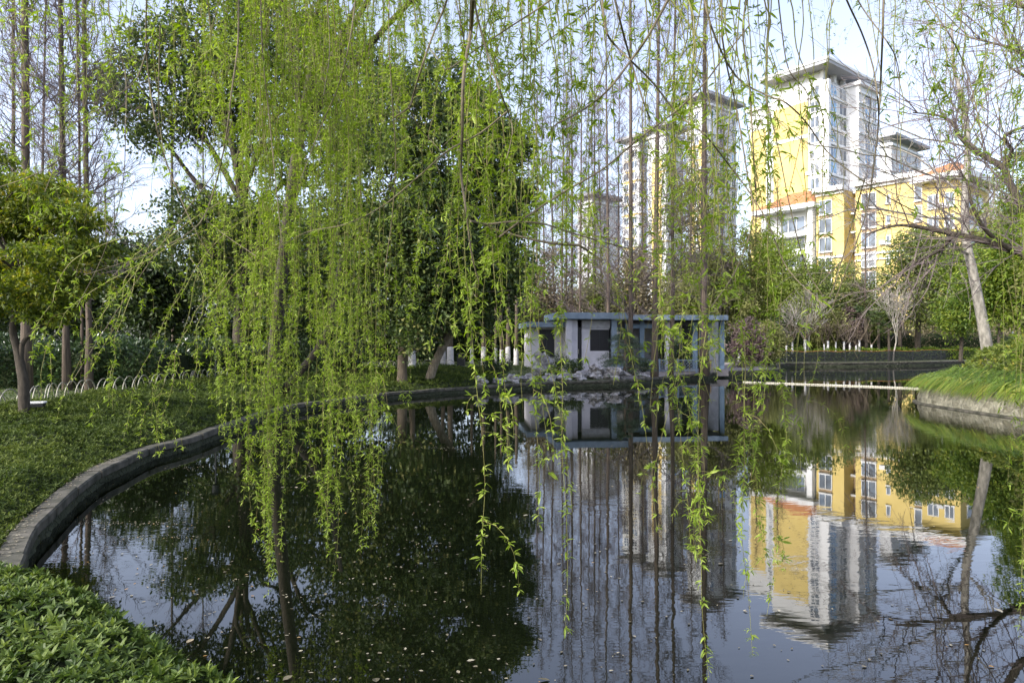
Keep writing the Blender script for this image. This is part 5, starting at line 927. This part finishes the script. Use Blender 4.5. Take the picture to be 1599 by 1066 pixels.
# connect each hanging twig to a limb, build the hundred largest as parts
def size(sp): P = sp[0]; return np.linalg.norm(P[-1]-P[0])/P[-1][1]*(.4+sp[4])
order = sorted(range(len(SPEC)), key=lambda i: -size(SPEC[i])); rest = MB()
for rank, i in enumerate(order):
    P, ls, dens, r, leafy, lf, kind, top = SPEC[i]
    if top or rank < 1e9:
        j = np.argmin(np.linalg.norm(ALLP-(P[0]+np.array([0,0,.5])), axis=1)); a = P[0]; b_ = ALLP[j]
        if a[2] < b_[2]+1.5 and top: tw.tube(spline([b_, (a+b_)/2+np.array([0,0,.15]), a], 3), np.linspace(.010, r*1.2, 7), 4)
    m_ = MB() if rank < 100 else rest; PS = spline(P, 3); m_.tube(PS, np.linspace(r*1.2, .0008, len(PS)), 4); leafset(m_, PS, ls, dens, leafy, lf, kind)
    if leafy > .4:      # side twiglets that leave the main twig and droop
        for _ in range(int(rng.integers(2, 7))):
            f = rng.uniform(max(.2, lf), .93); c = PS[int(f*(len(PS)-1))]; az = rng.uniform(0, 6.28); l_ = rng.uniform(.12, .55)*(1.15-f*.5); h = np.array([math.cos(az), math.sin(az), 0])
            tt = np.linspace(0, 1, 6)[:,None]; Q = c+h*l_*.55*(1-(1-tt)**2)+np.array([0,0,1.])*(.12*l_*tt-.95*l_*tt**1.7); Q[:,2] = np.maximum(Q[:,2], .05); m_.tube(Q, np.linspace(r*.6, .0006, 6), 3); leafset(m_, Q, ls*1.05, dens, 1, 0, kind)
    if rank < 100: m_.build('hanging_twig', [M['strand'], M['willow']], willow, wb)
tw.build('branches', [M['willowbark'], M['willow']], willow, wb, smooth=False)
o = rest.build('hanging_twigs', [M['strand'], M['willow']], willow, wb); o['kind'] = 'stuff'
# ---------------------------------------------------------------- far willow leaning over the left bank
D = 19.5; base = np.array((gx(421, D), D+.6, 0.)); base[2] = ground(base[0], base[1])-.05; w2 = thing('willow_tree', 'second willow with a dark leaning trunk on the left bank and finer hanging twigs', 'willow', base); mb = MB()
tp = np.array((-5.6, 17.5, 6.2)); mb.tube(spline([base, base*.7+tp*.3+[-.2,0,-.3], tp, (-4.6,16,8.8)], 5), np.linspace(.22, .10, 16), 9); ends = [(-3.6,14.5,10.4),(-.8,14.2,10.6),(1.4,15,10.9),(-5.6,14.6,10.8),(-2.2,17,11.4)]; EP = []
for e in ends: P = spline([(-5.2,17,7.4), (np.array((-5.2,17,7.4))+np.array(e))/2+[0,0,1.2], e], 6); mb.tube(P, np.linspace(.09, .025, len(P)), 6); EP.append(P)
mb.tube(spline([base+[.15,0,.3], base+[1.6,-.6,2.0], base+[2.2,-1.2,4.2]], 4), np.linspace(.13, .06, 9), 7)
mb.build('trunk', M['bark'], w2, base, smooth=True); mc = MB(); EPa = np.vstack(EP)
for i in range(130):
    px = rng.uniform(395, 900) if i % 4 else rng.uniform(380, 640); Dd = rng.uniform(13, 16.5); tip = (rng.uniform(20, 190) if px > 560 else rng.uniform(60, 420)) if px < 780 else rng.uniform(-30, 110); a = at(px+rng.normal(0, 12), -60-rng.uniform(0, 60), Dd); b_ = at(px, tip, Dd)
    s = np.linspace(0, 1, 9)[:,None]; P = a*(1-s)+b_*s+np.cumsum(rng.normal(0, .03, (9,3)), 0); j = np.argmin(np.linalg.norm(EPa-a, axis=1)); mc.tube(spline([EPa[j], (EPa[j]+a)/2+[0,0,.2], a], 3), .012, 3); mc.tube(P, np.linspace(.007, .003, 9), 3); leafset(mc, P, 1.9, .42, 1, 0, 4)
mc.build('hanging_twigs', [M['strand'], M['willowfar']], w2, base)
